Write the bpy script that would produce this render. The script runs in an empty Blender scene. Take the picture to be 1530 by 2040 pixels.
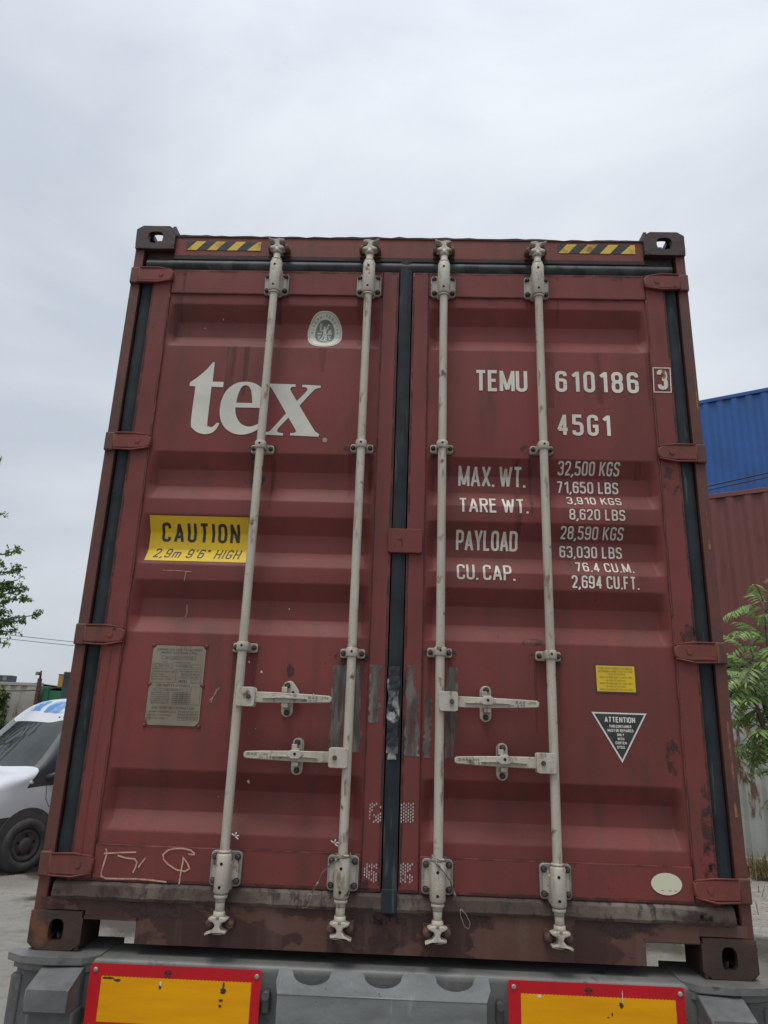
import bpy, bmesh, math, random
from mathutils import Vector, Matrix
random.seed(7)
S = bpy.context.scene
COL = S.collection
R_ = math.radians
# ------------------------------------------------------------------ camera
cam_d = bpy.data.cameras.new('camera')
cam = bpy.data.objects.new('camera', cam_d); COL.objects.link(cam)
def camrot(a, b, c):
    return (Matrix.Rotation(a, 3, 'Z') @ Matrix.Rotation(b, 3, 'X') @ Matrix.Rotation(c, 3, 'Y'))
CR = camrot(0.0333888, 0.294828, -0.0340426)
cr, cf, cu = CR.col[0], CR.col[1], CR.col[2]
m4 = Matrix((( cr[0], cu[0], -cf[0], 0.0299), (cr[1], cu[1], -cf[1], -2.7682), (cr[2], cu[2], -cf[2], 1.8999), (0, 0, 0, 1)))
cam.matrix_world = m4
cam_d.sensor_fit = 'HORIZONTAL'; cam_d.sensor_width = 36.0
cam_d.lens = 36.0 * 1450.0 / 1530.0
cam_d.clip_start = 0.05; cam_d.clip_end = 2000
S.camera = cam
# ------------------------------------------------------------------ world, sun, exposure
SUN_EL, SUN_AZ = R_(70), R_(205)      # high, veiled sun behind the photographer
W = bpy.data.worlds.new('World'); S.world = W; W.use_nodes = True
nt = W.node_tree; nt.nodes.clear()
def N(t, **k):
    n = nt.nodes.new(t)
    for a, b in k.items():
        setattr(n, a, b)
    return n
sky = N('ShaderNodeTexSky', sky_type='NISHITA', sun_disc=False, sun_elevation=SUN_EL, sun_rotation=SUN_AZ)
bg1 = N('ShaderNodeBackground'); bg1.inputs[1].default_value = 0.07
nt.links.new(sky.outputs[0], bg1.inputs[0])
tc = N('ShaderNodeTexCoord')
mp = N('ShaderNodeMapping'); mp.inputs['Scale'].default_value = (1.0, 1.0, 2.6); mp.inputs['Location'].default_value = (3.1, 0.4, 0.2)
nt.links.new(tc.outputs['Generated'], mp.inputs[0])
nz = N('ShaderNodeTexNoise'); nz.inputs['Scale'].default_value = 1.7; nz.inputs['Detail'].default_value = 7; nz.inputs['Roughness'].default_value = 0.52; nz.inputs['Distortion'].default_value = 0.35
nt.links.new(mp.outputs[0], nz.inputs['Vector'])
rp = N('ShaderNodeValToRGB')
rp.color_ramp.elements[0].position = 0.36; rp.color_ramp.elements[0].color = (0.575, 0.635, 0.71, 1)
rp.color_ramp.elements[1].position = 0.66; rp.color_ramp.elements[1].color = (0.80, 0.84, 0.895, 1)
nt.links.new(nz.outputs['Fac'], rp.inputs[0])
# a little darker and greyer towards the horizon, as an overcast sky is
sx = N('ShaderNodeSeparateXYZ'); nt.links.new(tc.outputs['Generated'], sx.inputs[0])
mr = N('ShaderNodeFloatCurve'); cv = mr.mapping.curves[0]     # overcast luminance: brightest overhead
mr.mapping.use_clip = False; mr.mapping.extend = 'EXTRAPOLATED'
cv.points[0].location = (0.0, 0.62 / 2); cv.points[1].location = (1.0, 2.0 / 2)
for px_, py_ in ((0.3, 0.74 / 2), (0.78, 0.96 / 2)): cv.points.new(px_, py_)
mr.mapping.update()
nt.links.new(sx.outputs['Z'], mr.inputs['Value'])
m2 = N('ShaderNodeMath', operation='MULTIPLY'); m2.inputs[1].default_value = 2.0; nt.links.new(mr.outputs[0], m2.inputs[0])
mr = m2
vm = N('ShaderNodeVectorMath', operation='SCALE'); nt.links.new(rp.outputs[0], vm.inputs[0]); nt.links.new(mr.outputs[0], vm.inputs['Scale'])
bg2 = N('ShaderNodeBackground'); bg2.inputs[1].default_value = 1.0
nt.links.new(vm.outputs[0], bg2.inputs[0])
mx = N('ShaderNodeMixShader'); mx.inputs[0].default_value = 0.93
nt.links.new(bg1.outputs[0], mx.inputs[1]); nt.links.new(bg2.outputs[0], mx.inputs[2])
wo = N('ShaderNodeOutputWorld'); nt.links.new(mx.outputs[0], wo.inputs[0])
sd = bpy.data.lights.new('sun', 'SUN'); sd.energy = 1.15; sd.angle = R_(22); sd.color = (1.0, 0.965, 0.91)
sun = bpy.data.objects.new('sun', sd); COL.objects.link(sun)
sv = Vector((math.sin(SUN_AZ) * math.cos(SUN_EL), math.cos(SUN_AZ) * math.cos(SUN_EL), math.sin(SUN_EL)))
sun.rotation_euler = sv.to_track_quat('Z', 'Y').to_euler()
S.view_settings.view_transform = 'Standard'; S.view_settings.look = 'None'
S.view_settings.exposure = 0.40; S.view_settings.gamma = 1.0; S.view_settings.use_curve_mapping = False
S.cycles.use_denoising = True

# ------------------------------------------------------------------ materials
def mat(name, base, rough=0.6, metal=0.0, c2=None, scale=3.0, lo=0.35, hi=0.65, c3=None, s3=8.0, lo3=0.6, hi3=0.68,
        bump=0.0, bs=60.0, stretch=None, detail=8, spec=0.5, rvar=0.0, alpha=None, c4=None, s4=40.0, lo4=0.7, hi4=0.72, st3=None, c5=None, s5=9.0, lo5=0.5, hi5=0.75, f5=0.5, dent=0.0):
    """paint or metal: base mixed with c2 by soft noise, with c3 patches and c4 specks of sharper noise"""
    m = bpy.data.materials.new(name); m.use_nodes = True
    t = m.node_tree; n = t.nodes; L = t.links
    b = n['Principled BSDF']
    b.inputs['Base Color'].default_value = (*base, 1); b.inputs['Roughness'].default_value = rough
    b.inputs['Metallic'].default_value = metal; b.inputs['Specular IOR Level'].default_value = spec
    tcn = n.new('ShaderNodeTexCoord')
    def noise(sc, st=None, dt=detail):
        mpn = n.new('ShaderNodeMapping')
        if st: mpn.inputs['Scale'].default_value = st
        L.new(tcn.outputs['Object'], mpn.inputs[0])
        q = n.new('ShaderNodeTexNoise'); q.inputs['Scale'].default_value = sc; q.inputs['Detail'].default_value = dt
        q.inputs['Roughness'].default_value = 0.6
        L.new(mpn.outputs[0], q.inputs['Vector']); return q
    def ramp(src, a, c):
        r = n.new('ShaderNodeMapRange'); r.inputs['From Min'].default_value = a; r.inputs['From Max'].default_value = c
        L.new(src, r.inputs[0]); return r.outputs[0]
    cur = None
    def scl(src, f):
        q = n.new('ShaderNodeMath'); q.operation = 'MULTIPLY'; q.inputs[1].default_value = f; L.new(src, q.inputs[0]); return q.outputs[0]
    def mixc(fac, col):
        nonlocal cur
        x = n.new('ShaderNodeMix'); x.data_type = 'RGBA'
        L.new(fac, x.inputs[0])
        if cur is None: x.inputs[6].default_value = (*base, 1)
        else: L.new(cur, x.inputs[6])
        x.inputs[7].default_value = (*col, 1); cur = x.outputs[2]
    if c2: mixc(ramp(noise(scale, stretch).outputs['Fac'], lo, hi), c2)
    if c3: mixc(ramp(noise(s3, st3 or stretch).outputs['Fac'], lo3, hi3), c3)
    if c5: mixc(scl(ramp(noise(s5, (1.0, 1.0, 0.06)).outputs['Fac'], lo5, hi5), f5), c5)
    if c4: mixc(ramp(noise(s4, None, 3).outputs['Fac'], lo4, hi4), c4)
    if cur is not None: L.new(cur, b.inputs['Base Color'])
    if rvar:
        r = n.new('ShaderNodeMapRange'); r.inputs['To Min'].default_value = rough - rvar; r.inputs['To Max'].default_value = rough + rvar
        L.new(noise(scale * 2.3).outputs['Fac'], r.inputs[0]); L.new(r.outputs[0], b.inputs['Roughness'])
    if bump:
        bn = n.new('ShaderNodeBump'); bn.inputs['Strength'].default_value = bump; bn.inputs['Distance'].default_value = 0.004
        L.new(noise(bs).outputs['Fac'], bn.inputs['Height']); L.new(bn.outputs[0], b.inputs['Normal'])
        if dent:
            dn = n.new('ShaderNodeBump'); dn.inputs['Strength'].default_value = dent; dn.inputs['Distance'].default_value = 0.02
            L.new(noise(2.6, (1, 1, .7), 2).outputs['Fac'], dn.inputs['Height']); L.new(dn.outputs[0], bn.inputs['Normal'])
    if alpha:   # alpha = (scale, lo, hi, strength, stretch): ragged, worn coverage
        a = ramp(noise(alpha[0], alpha[4]).outputs['Fac'], alpha[1], alpha[2])
        mm = n.new('ShaderNodeMath'); mm.operation = 'MULTIPLY'; mm.inputs[1].default_value = alpha[3]
        L.new(a, mm.inputs[0]); L.new(mm.outputs[0], b.inputs['Alpha'])
    return m
RED = (0.200, 0.048, 0.044)
M = {}
M['red'] = mat('oxide_red_paint', RED, 0.55, c2=(0.150, 0.041, 0.034), scale=1.3, lo=0.38, hi=0.64, c3=(0.092, 0.043, 0.031), s3=4.2, lo3=0.54, hi3=0.76, spec=.25,
               st3=(1.5, 1.5, 0.5), bump=0.16, bs=110, rvar=0.12, c4=(0.05, 0.022, 0.018), s4=30, lo4=0.735, hi4=0.76, c5=(0.095, 0.038, 0.032), f5=.55, dent=.5)
M['redframe'] = mat('worn_red_paint', (0.195, 0.042, 0.034), 0.6, c2=(0.145, 0.050, 0.036), scale=3.0, c3=(0.09, 0.040, 0.028), s3=6, lo3=0.52, hi3=0.72, spec=.35,
                    st3=(2, 2, 0.5), bump=0.22, bs=50, c4=(0.04, 0.02, 0.016), s4=24, lo4=0.70, hi4=0.735, c5=(0.07, 0.032, 0.026), f5=.6, dent=.3)
M['post'] = mat('rusty_post_paint', (0.125, 0.034, 0.025), 0.62, c2=(0.070, 0.030, 0.022), scale=4, c3=(0.26, 0.10, 0.03), s3=3.2, lo3=0.60, hi3=0.70,
                st3=(6, 3, 0.6), bump=0.4, bs=40, c4=(0.6, 0.45, 0.2), s4=16, lo4=0.76, hi4=0.79)
M['cast'] = mat('rusted_casting_steel', (0.034, 0.020, 0.016), 0.55, c2=(0.055, 0.027, 0.019), scale=7, c3=(0.16, 0.058, 0.022), s3=7, lo3=0.57, hi3=0.70, bump=0.5, bs=45)
M['sill'] = mat('dirty_sill_paint', (0.120, 0.057, 0.044), 0.5, spec=.35, c2=(0.098, 0.046, 0.032), scale=3, c3=(0.052, 0.024, 0.019), s3=1.7, lo3=0.505, hi3=0.518,
                st3=(1, 1, 1.6), bump=0.3, bs=60, rvar=0.15, c5=(0.16, 0.10, 0.085), s5=14, f5=.5, c4=(0.11, 0.045, 0.024), s4=9, lo4=.64, hi4=.74)
M['gasket'] = mat('black_rubber_gasket', (0.010, 0.013, 0.016), 0.7, spec=.3, c2=(0.026, 0.033, 0.039), scale=6, c3=(0.12, 0.13, 0.12), s3=16, lo3=0.60, hi3=0.78, st3=(4, 3, 0.25), bump=0.15, bs=30)
M['topgasket'] = mat('weathered_top_gasket', (0.028, 0.032, 0.037), 0.6, c2=(0.085, 0.09, 0.085), scale=7, lo=0.4, hi=0.7, stretch=(1, 1, 0.6), c3=(0.014, 0.013, 0.013), s3=9, lo3=0.5, hi3=0.6, bump=0.25, bs=40)
M['grime'] = mat('black_oily_grime', (0.022, 0.017, 0.016), 0.75, c2=(0.07, 0.03, 0.028), scale=12, lo=0.5, hi=0.7, bump=0.5, bs=60)
M['sillgasket'] = mat('limescaled_gasket', (0.062, 0.038, 0.028), 0.7, c2=(0.175, 0.142, 0.11), scale=1.5, lo=0.48, hi=0.62, stretch=(1, .2, 2.5), c3=(0.035, 0.026, 0.022), s3=26, lo3=0.50, hi3=0.62,
                      st3=(1.6, 1, 0.8), bump=0.5, bs=70)
M['bar'] = mat('dirty_cream_paint', (0.48, 0.438, 0.365), 0.5, c2=(0.37, 0.325, 0.255), scale=8, lo=0.4, hi=0.7, stretch=(2.5, 2.5, 0.5), c3=(0.19, 0.14, 0.10), s3=22, lo3=0.57, hi3=0.68,
               st3=(1.5, 1.5, 0.4), bump=0.35, bs=120, c4=(0.15, 0.07, 0.04), s4=14, lo4=.63, hi4=.70)
M['galv'] = mat('dull_zinc_plate', (0.36, 0.35, 0.32), 0.5, 0.25, c2=(0.22, 0.21, 0.19), scale=16, c3=(0.11, 0.09, 0.07), s3=40, lo3=0.6, hi3=0.7, bump=0.2, bs=80)
M['bolt'] = mat('rusty_bolt', (0.045, 0.036, 0.03), 0.6, 0.3, c2=(0.10, 0.075, 0.06), scale=60, bump=0.3, bs=150)
M['hole'] = mat('dark_hole', (0.008, 0.007, 0.006), 0.9)
M['knob'] = mat('rusty_keeper_lug', (0.13, 0.060, 0.045), 0.7, c2=(0.06, 0.03, 0.025), scale=25, c3=(0.25, 0.14, 0.09), s3=50, lo3=0.6, hi3=0.7, bump=0.5, bs=90)
M['letter'] = mat('cream_vinyl', (0.74, 0.70, 0.61), 0.5, c2=(0.52, 0.48, 0.40), scale=5)
M['logo'] = mat('pale_vinyl', (0.63, 0.61, 0.52), 0.5, c2=(0.50, 0.49, 0.43), scale=6)
M['letterrust'] = mat('rust_stained_vinyl', (0.60, 0.56, 0.46), 0.5, c2=(0.22, 0.09, 0.025), scale=14, lo=0.5, hi=0.56, stretch=(2.2, 1, 0.6))
M['yellow'] = mat('yellow_sticker', (0.74, 0.49, 0.022), 0.5, spec=.25, c2=(0.62, 0.42, 0.04), scale=7)
M['yellowworn'] = mat('rusty_yellow_sticker', (0.62, 0.42, 0.045), 0.5, c2=(0.28, 0.13, 0.03), scale=14, lo=0.52, hi=0.66)
M['black'] = mat('black_ink', (0.022, 0.02, 0.018), 0.5)
M['blacksticker'] = mat('black_sticker', (0.022, 0.025, 0.022), 0.35, c2=(0.055, 0.065, 0.055), scale=20, lo=0.5, hi=0.75)
M['white'] = mat('white_ink', (0.66, 0.63, 0.58), 0.5)
M['plate'] = mat('brushed_data_plate', (0.27, 0.235, 0.175), 0.5, 0.3, c2=(0.20, 0.165, 0.12), scale=9, c3=(0.13, 0.075, 0.05), s3=14, lo3=0.58, hi3=0.7, st3=(1.6, 1, 0.5))
M['engrave'] = mat('engraved_ink', (0.06, 0.045, 0.032), 0.6)
M['ochre'] = mat('brown_ink', (0.25, 0.15, 0.02), 0.6)
M['emblemgrey'] = mat('grey_green_print', (0.115, 0.13, 0.11), 0.5, c2=(0.16, 0.18, 0.15), scale=30)
M['cream'] = mat('cream_sticker', (0.63, 0.61, 0.46), 0.45)
M['chalk'] = mat('chalk_line', (0.60, 0.36, 0.26), 0.9, alpha=(60, 0.25, 0.5, 0.85, None))
M['residue'] = mat('scuffed_glue_residue', (0.085, 0.068, 0.060), 0.4, c2=(0.30, 0.26, 0.22), scale=12, lo=0.44, hi=0.74, stretch=(2.2, 1, 0.4), alpha=(7, 0.36, 0.50, 0.92, (2.4, 1, 0.5)), bump=0.2, bs=30)
M['tapewhite'] = mat('frayed_reflective_dash', (0.52, 0.48, 0.46), 0.4, c2=(0.32, 0.27, 0.27), scale=40)
M['silver'] = mat('torn_silver_tape', (0.12, 0.125, 0.12), 0.4, 0.2, c2=(0.42, 0.42, 0.39), scale=20, lo=0.54, hi=0.68, c3=(0.02, 0.023, 0.027), s3=14, lo3=0.48, hi3=0.53, bump=0.8, bs=25)
M['streak'] = mat('ochre_rust_streak', (0.20, 0.075, 0.028), 0.8, c2=(0.36, 0.22, 0.09), scale=30, alpha=(18, .42, .55, .9, (3, 1, .4)))
M['seam'] = mat('dirt_in_seam', (0.045, 0.026, 0.022), 0.8, alpha=(13, .38, .62, .85, (1, 1, 1)))
M['run'] = mat('thin_dirty_run', (0.050, 0.028, 0.022), 0.7, alpha=(16, .36, .70, .42, (2, 1, .15)))
M['stain'] = mat('dark_oil_stain', (0.045, 0.024, 0.022), 0.6, alpha=(22, 0.46, 0.60, 0.85, None))
M['drip'] = mat('rust_drip', (0.18, 0.030, 0.026), 0.45, alpha=(14, 0.3, 0.5, 0.8, (1, 1, .3)))
M['steel'] = mat('grey_trailer_paint', (0.185, 0.182, 0.170), 0.5, 0.1, c2=(0.115, 0.118, 0.114), scale=4, c3=(0.045, 0.044, 0.042), s3=4, lo3=0.60, hi3=0.635, st3=(0.8, 1, 1.5), bump=0.25, bs=70,
                 c4=(0.05, 0.05, 0.05), s4=90, lo4=0.68, hi4=0.72, c5=(0.09, 0.085, 0.075), s5=11, f5=.7)
M['steel2'] = mat('galvanised_bracket', (0.23, 0.24, 0.235), 0.45, 0.2, c2=(0.16, 0.165, 0.16), scale=7, stretch=(1, 1, 2.5), c3=(0.33, 0.35, 0.34), s3=12, lo3=0.6, hi3=0.75, st3=(3, 1, 0.6), bump=0.2, bs=90,
                  c4=(0.03, 0.03, 0.03), s4=80, lo4=0.70, hi4=0.73)
M['rubber'] = mat('grey_worn_rubber', (0.135, 0.137, 0.135), 0.6, c2=(0.085, 0.086, 0.086), scale=14, c3=(0.21, 0.21, 0.2), s3=12, lo3=0.62, hi3=0.72, bump=0.3, bs=60)
M['chassis'] = mat('dark_chassis_paint', (0.05, 0.05, 0.05), 0.6, c2=(0.08, 0.075, 0.07), scale=5)
M['tyre'] = mat('tyre_rubber', (0.035, 0.036, 0.037), 0.8, c2=(0.065, 0.064, 0.062), scale=8, bump=0.4, bs=60)
M['rim'] = mat('dull_wheel_steel', (0.06, 0.06, 0.062), 0.55, 0.4, c2=(0.1, 0.095, 0.09), scale=12)
M['signred'] = mat('red_reflector_border', (0.55, 0.010, 0.016), 0.4, spec=.25, c2=(0.44, 0.012, 0.02), scale=8, c3=(0.30, 0.02, 0.02), s3=18, lo3=0.66, hi3=0.75, st3=(3, 1, .6))
M['signyel'] = mat('amber_reflector', (0.80, 0.36, 0.002), 0.45, spec=.2, c2=(0.70, 0.30, 0.002), scale=10, stretch=(0.4, 1, 3), c3=(0.12, 0.055, 0.02), s3=13, lo3=0.735, hi3=0.75, bump=0.1, bs=400)
M['vanwhite'] = mat('white_van_paint', (0.62, 0.635, 0.67), 0.25, c2=(0.56, 0.575, 0.61), scale=2, c3=(0.4, 0.4, 0.38), s3=9, lo3=0.68, hi3=0.8)
M['vandark'] = mat('grey_van_plastic', (0.055, 0.058, 0.065), 0.5)
M['glass'] = mat('windscreen_glass', (0.022, 0.028, 0.028), 0.04, c2=(0.055, 0.065, 0.06), scale=1.6, lo=0.4, hi=0.65, spec=0.6)
M['bluepaint'] = mat('blue_container_paint', (0.014, 0.098, 0.34), 0.45, c2=(0.013, 0.070, 0.24), scale=1.2, c3=(0.02, 0.10, 0.32), s3=3, lo3=0.55, hi3=0.75, st3=(1, 1, .3))
M['redpaint2'] = mat('brown_red_container_paint', (0.155, 0.044, 0.036), 0.55, c2=(0.145, 0.043, 0.037), scale=1.4, c3=(0.11, 0.03, 0.02), s3=4, lo3=0.6, hi3=0.75, st3=(1.5, 1.5, .3))
M['whitepaint'] = mat('rust_streaked_white_paint', (0.36, 0.375, 0.345), 0.6, c2=(0.28, 0.29, 0.265), scale=2, c3=(0.12, 0.062, 0.035), s3=2.4, lo3=0.53, hi3=0.59, st3=(2.2, 2.2, .55), bump=.2, bs=20)
M['offwhite'] = mat('dirty_offwhite_paint', (0.44, 0.42, 0.37), 0.6, c2=(0.34, 0.31, 0.27), scale=2, c3=(0.18, 0.10, 0.07), s3=4, lo3=0.62, hi3=0.7, st3=(1, 1, .4))
M['greenpaint'] = mat('green_container_paint', (0.030, 0.175, 0.085), 0.55, c2=(0.022, 0.13, 0.065), scale=2)
M['darkpaint'] = mat('slate_container_paint', (0.035, 0.045, 0.055), 0.55, c2=(0.06, 0.07, 0.08), scale=2)
M['orange'] = mat('ochre_cabinet_paint', (0.42, 0.23, 0.025), 0.6)
M['rustpost'] = mat('rust_pole', (0.12, 0.045, 0.03), 0.7, c2=(0.06, 0.03, 0.025), scale=8)
M['wire'] = mat('cable_sheath', (0.03, 0.03, 0.035), 0.6)
M['sealwire'] = mat('braided_seal_wire', (0.16, 0.13, 0.10), 0.5, 0.4, c2=(0.30, 0.26, 0.22), scale=120)
M['lampgrey'] = mat('lamp_head', (0.2, 0.2, 0.2), 0.5)
M['bluemark'] = mat('faded_blue_spray', (0.06, 0.27, 0.62), 0.5, alpha=(7, 0.36, 0.55, 0.8, None))
M['bluetext'] = mat('blue_print', (0.02, 0.05, 0.22), 0.5)
M['bark'] = mat('grey_bark', (0.09, 0.075, 0.06), 0.9, c2=(0.14, 0.12, 0.10), scale=20, bump=0.8, bs=30)
def leafmat(name, a, b, sc=2.0):
    m = mat(name, a, 0.5, c2=b, scale=sc, lo=0.35, hi=0.65, c3=tuple(min(1, x * 1.7) for x in b), s3=14, lo3=0.6, hi3=0.7)
    n = m.node_tree.nodes; L = m.node_tree.links; p = n['Principled BSDF']
    tr = n.new('ShaderNodeBsdfTranslucent'); x = n.new('ShaderNodeMixShader'); x.inputs[0].default_value = 0.35
    src = p.inputs['Base Color'].links[0].from_socket; L.new(src, tr.inputs[0])
    L.new(p.outputs[0], x.inputs[1]); L.new(tr.outputs[0], x.inputs[2]); L.new(x.outputs[0], n['Material Output'].inputs[0]); return m
M['leafL'] = leafmat('poplar_leaf', (0.10, 0.185, 0.05), (0.17, 0.28, 0.075), 1.2)
M['leafR'] = leafmat('pinnate_leaf', (0.16, 0.27, 0.06), (0.32, 0.44, 0.16), 5)
M['ivy'] = leafmat('creeper_leaf', (0.07, 0.11, 0.025), (0.17, 0.22, 0.055), 3)
M['straw'] = leafmat('dry_grass', (0.27, 0.20, 0.10), (0.19, 0.155, 0.06), 3)

def ground_mat():
    m = bpy.data.materials.new('wet_concrete_yard'); m.use_nodes = True
    t = m.node_tree; n = t.nodes; L = t.links; b = n['Principled BSDF']
    tcn = n.new('ShaderNodeTexCoord')
    def noise(s, d=8, st=None):
        q = n.new('ShaderNodeTexNoise'); q.inputs['Scale'].default_value = s; q.inputs['Detail'].default_value = d
        if st:
            mpn = n.new('ShaderNodeMapping'); mpn.inputs['Scale'].default_value = st; L.new(tcn.outputs['Object'], mpn.inputs[0]); L.new(mpn.outputs[0], q.inputs[0])
        else: L.new(tcn.outputs['Object'], q.inputs[0])
        return q.outputs['Fac']
    def rng(s, a, c, o0=0, o1=1):
        r = n.new('ShaderNodeMapRange'); r.inputs['From Min'].default_value = a; r.inputs['From Max'].default_value = c
        r.inputs['To Min'].default_value = o0; r.inputs['To Max'].default_value = o1; L.new(s, r.inputs[0]); return r.outputs[0]
    def mix(f, A, B):
        x = n.new('ShaderNodeMix'); x.data_type = 'RGBA'; L.new(f, x.inputs[0])
        for v, i in ((A, 6), (B, 7)):
            if isinstance(v, tuple): x.inputs[i].default_value = (*v, 1)
            else: L.new(v, x.inputs[i])
        return x.outputs[2]
    base = mix(rng(noise(0.8), .35, .65), (0.20, 0.185, 0.16), (0.275, 0.26, 0.23))
    base = mix(rng(noise(9), .5, .75), base, (0.16, 0.15, 0.13))
    wet = rng(noise(0.42, 5), .50, .56)
    base = mix(wet, base, (0.078, 0.066, 0.050))
    vo = n.new('ShaderNodeTexVoronoi'); vo.inputs['Scale'].default_value = 22; L.new(tcn.outputs['Object'], vo.inputs[0])
    peb = n.new('ShaderNodeMath'); peb.operation = 'LESS_THAN'; peb.inputs[1].default_value = 0.16; L.new(vo.outputs['Distance'], peb.inputs[0])
    pm = n.new('ShaderNodeMath'); pm.operation = 'MULTIPLY'; L.new(peb.outputs[0], pm.inputs[0]); L.new(rng(noise(1.3), .5, .6), pm.inputs[1])
    base = mix(pm.outputs[0], base, (0.42, 0.38, 0.32))
    L.new(base, b.inputs['Base Color'])
    L.new(rng(wet, 0, 1, 0.75, 0.12), b.inputs['Roughness'])
    bp = n.new('ShaderNodeBump'); bp.inputs['Distance'].default_value = 0.02
    L.new(noise(14), bp.inputs['Height']); L.new(rng(wet, 0, 1, 0.6, 0.03), bp.inputs['Strength']); L.new(bp.outputs[0], b.inputs['Normal'])
    return m
M['ground'] = ground_mat()
M['gravel'] = mat('pale_gravel', (0.27, 0.245, 0.215), 0.85, c2=(0.36, 0.335, 0.30), scale=5, c3=(0.12, 0.105, 0.085), s3=28, lo3=0.55, hi3=0.62, bump=1.0, bs=30)
M['soil'] = mat('dark_soil', (0.085, 0.07, 0.05), 0.9, c2=(0.05, 0.04, 0.03), scale=5, bump=1.0, bs=20)

# ------------------------------------------------------------------ mesh helpers
class MB:
    def __init__(s): s.bm = bmesh.new(); s.mi = 0
    def _set(s, faces, smooth=False):
        for f in faces: f.material_index = s.mi; f.smooth = smooth
    def poly(s, pts):
        f = s.bm.faces.new([s.bm.verts.new(p) for p in pts]); s._set([f]); return f
    def box(s, x0, x1, y0, y1, z0, z1, bev=0.0, seg=1, mt=None):
        vs = [s.bm.verts.new((x, y, z)) for x in (x0, x1) for y in (y0, y1) for z in (z0, z1)]
        F = [(0, 1, 3, 2), (4, 6, 7, 5), (0, 4, 5, 1), (2, 3, 7, 6), (0, 2, 6, 4), (1, 5, 7, 3)]
        fs = [s.bm.faces.new([vs[i] for i in f]) for f in F]; s._set(fs)
        if bev:
            es = list({e for f in fs for e in f.edges})
            r = bmesh.ops.bevel(s.bm, geom=es, offset=bev, segments=seg, affect='EDGES', profile=0.6)
            s._set(r['faces'], seg > 1)
        if mt:
            vv = {v for f in fs if f.is_valid for v in f.verts} | {v for v in (r['verts'] if bev else [])}
            bmesh.ops.transform(s.bm, matrix=mt, verts=list(vv))
    def prism(s, pts, y0, y1, bev=0.0, axis='y', holes=None):
        """outline in x,z extruded in y (or outline in y,z extruded in x, or x,y in z)"""
        def P(a, b, c):
            return {'y': (a, c, b), 'x': (c, a, b), 'z': (a, b, c)}[axis]
        A = [s.bm.verts.new(P(a, b, y0)) for a, b in pts]; B = [s.bm.verts.new(P(a, b, y1)) for a, b in pts]
        n = len(pts); fs = []
        if holes is None:
            fs.append(s.bm.faces.new(A)); fs.append(s.bm.faces.new(B[::-1]))
        else:
            H0 = [s.bm.verts.new(P(a, b, y0)) for a, b in holes]; H1 = [s.bm.verts.new(P(a, b, y1)) for a, b in holes]
            for i in range(n):
                j = (i + 1) % n
                fs.append(s.bm.faces.new([A[i], A[j], H0[j], H0[i]])); fs.append(s.bm.faces.new([B[j], B[i], H1[i], H1[j]]))
                fs.append(s.bm.faces.new([H0[i], H0[j], H1[j], H1[i]]))
        for i in range(n):
            j = (i + 1) % n; fs.append(s.bm.faces.new([A[j], A[i], B[i], B[j]]))
        s._set(fs)
        bmesh.ops.recalc_face_normals(s.bm, faces=fs)
        if bev:
            es = [e for e in fs[0].edges]
            r = bmesh.ops.bevel(s.bm, geom=es, offset=bev, segments=2, affect='EDGES', profile=0.6); s._set(r['faces'], True)
    def cyl(s, p0, p1, r0, r1=None, seg=20, caps=True):
        r1 = r0 if r1 is None else r1
        s.lathe([(0, r0), ((Vector(p1) - Vector(p0)).length, r1)], p0, p1, seg, caps)
    def lathe(s, prof, p0, p1, seg=20, caps=True):
        """prof = (distance along p0->p1, radius)"""
        p0 = Vector(p0); d = (Vector(p1) - p0).normalized(); q = d.to_track_quat('Z', 'Y')
        rings = []
        for t, r in prof:
            rings.append([s.bm.verts.new(p0 + q @ Vector((r * math.cos(2 * math.pi * k / seg), r * math.sin(2 * math.pi * k / seg), t))) for k in range(seg)])
        for a, b in zip(rings, rings[1:]):
            fs = [s.bm.faces.new([a[k], a[(k + 1) % seg], b[(k + 1) % seg], b[k]]) for k in range(seg)]; s._set(fs, True)
        if caps:
            s._set([s.bm.faces.new(rings[0][::-1]), s.bm.faces.new(rings[-1])])
    def tube(s, pts, r, seg=8):
        pts = [Vector(p) for p in pts]; rings = []
        for i, p in enumerate(pts):
            d = (pts[min(i + 1, len(pts) - 1)] - pts[max(i - 1, 0)]).normalized()
            q = d.to_track_quat('Z', 'Y'); rr = r[i] if isinstance(r, (list, tuple)) else r
            rings.append([s.bm.verts.new(p + q @ Vector((rr * math.cos(2 * math.pi * k / seg), rr * math.sin(2 * math.pi * k / seg), 0))) for k in range(seg)])
        for a, b in zip(rings, rings[1:]):
            best = min(range(seg), key=lambda o: sum((a[k].co - b[(k + o) % seg].co).length for k in range(0, seg, 2)))
            fs = [s.bm.faces.new([a[k], a[(k + 1) % seg], b[(k + 1 + best) % seg], b[(k + best) % seg]]) for k in range(seg)]; s._set(fs, True)
        s._set([s.bm.faces.new(rings[0][::-1]), s.bm.faces.new(rings[-1])])
    def ellipsoid(s, c, rx, ry, rz, seg=16, rings=10):
        r = bmesh.ops.create_uvsphere(s.bm, u_segments=seg, v_segments=rings, radius=1, matrix=Matrix.Translation(c) @ Matrix.Diagonal((rx, ry, rz, 1)))
        fs = {f for v in r['verts'] for f in v.link_faces}; s._set(fs, True)
    def build(s, name, mats, parent=None, wob=0.0):
        me = bpy.data.meshes.new(name)
        if wob:
            from mathutils import noise as mn
            for v in s.bm.verts: v.co += mn.noise_vector(v.co * 9) * wob
        s.bm.to_mesh(me); s.bm.free()
        for m in (mats if isinstance(mats, (list, tuple)) else [mats]): me.materials.append(m)
        o = bpy.data.objects.new(name, me); COL.objects.link(o)
        if parent: o.parent = parent
        return o
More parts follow.
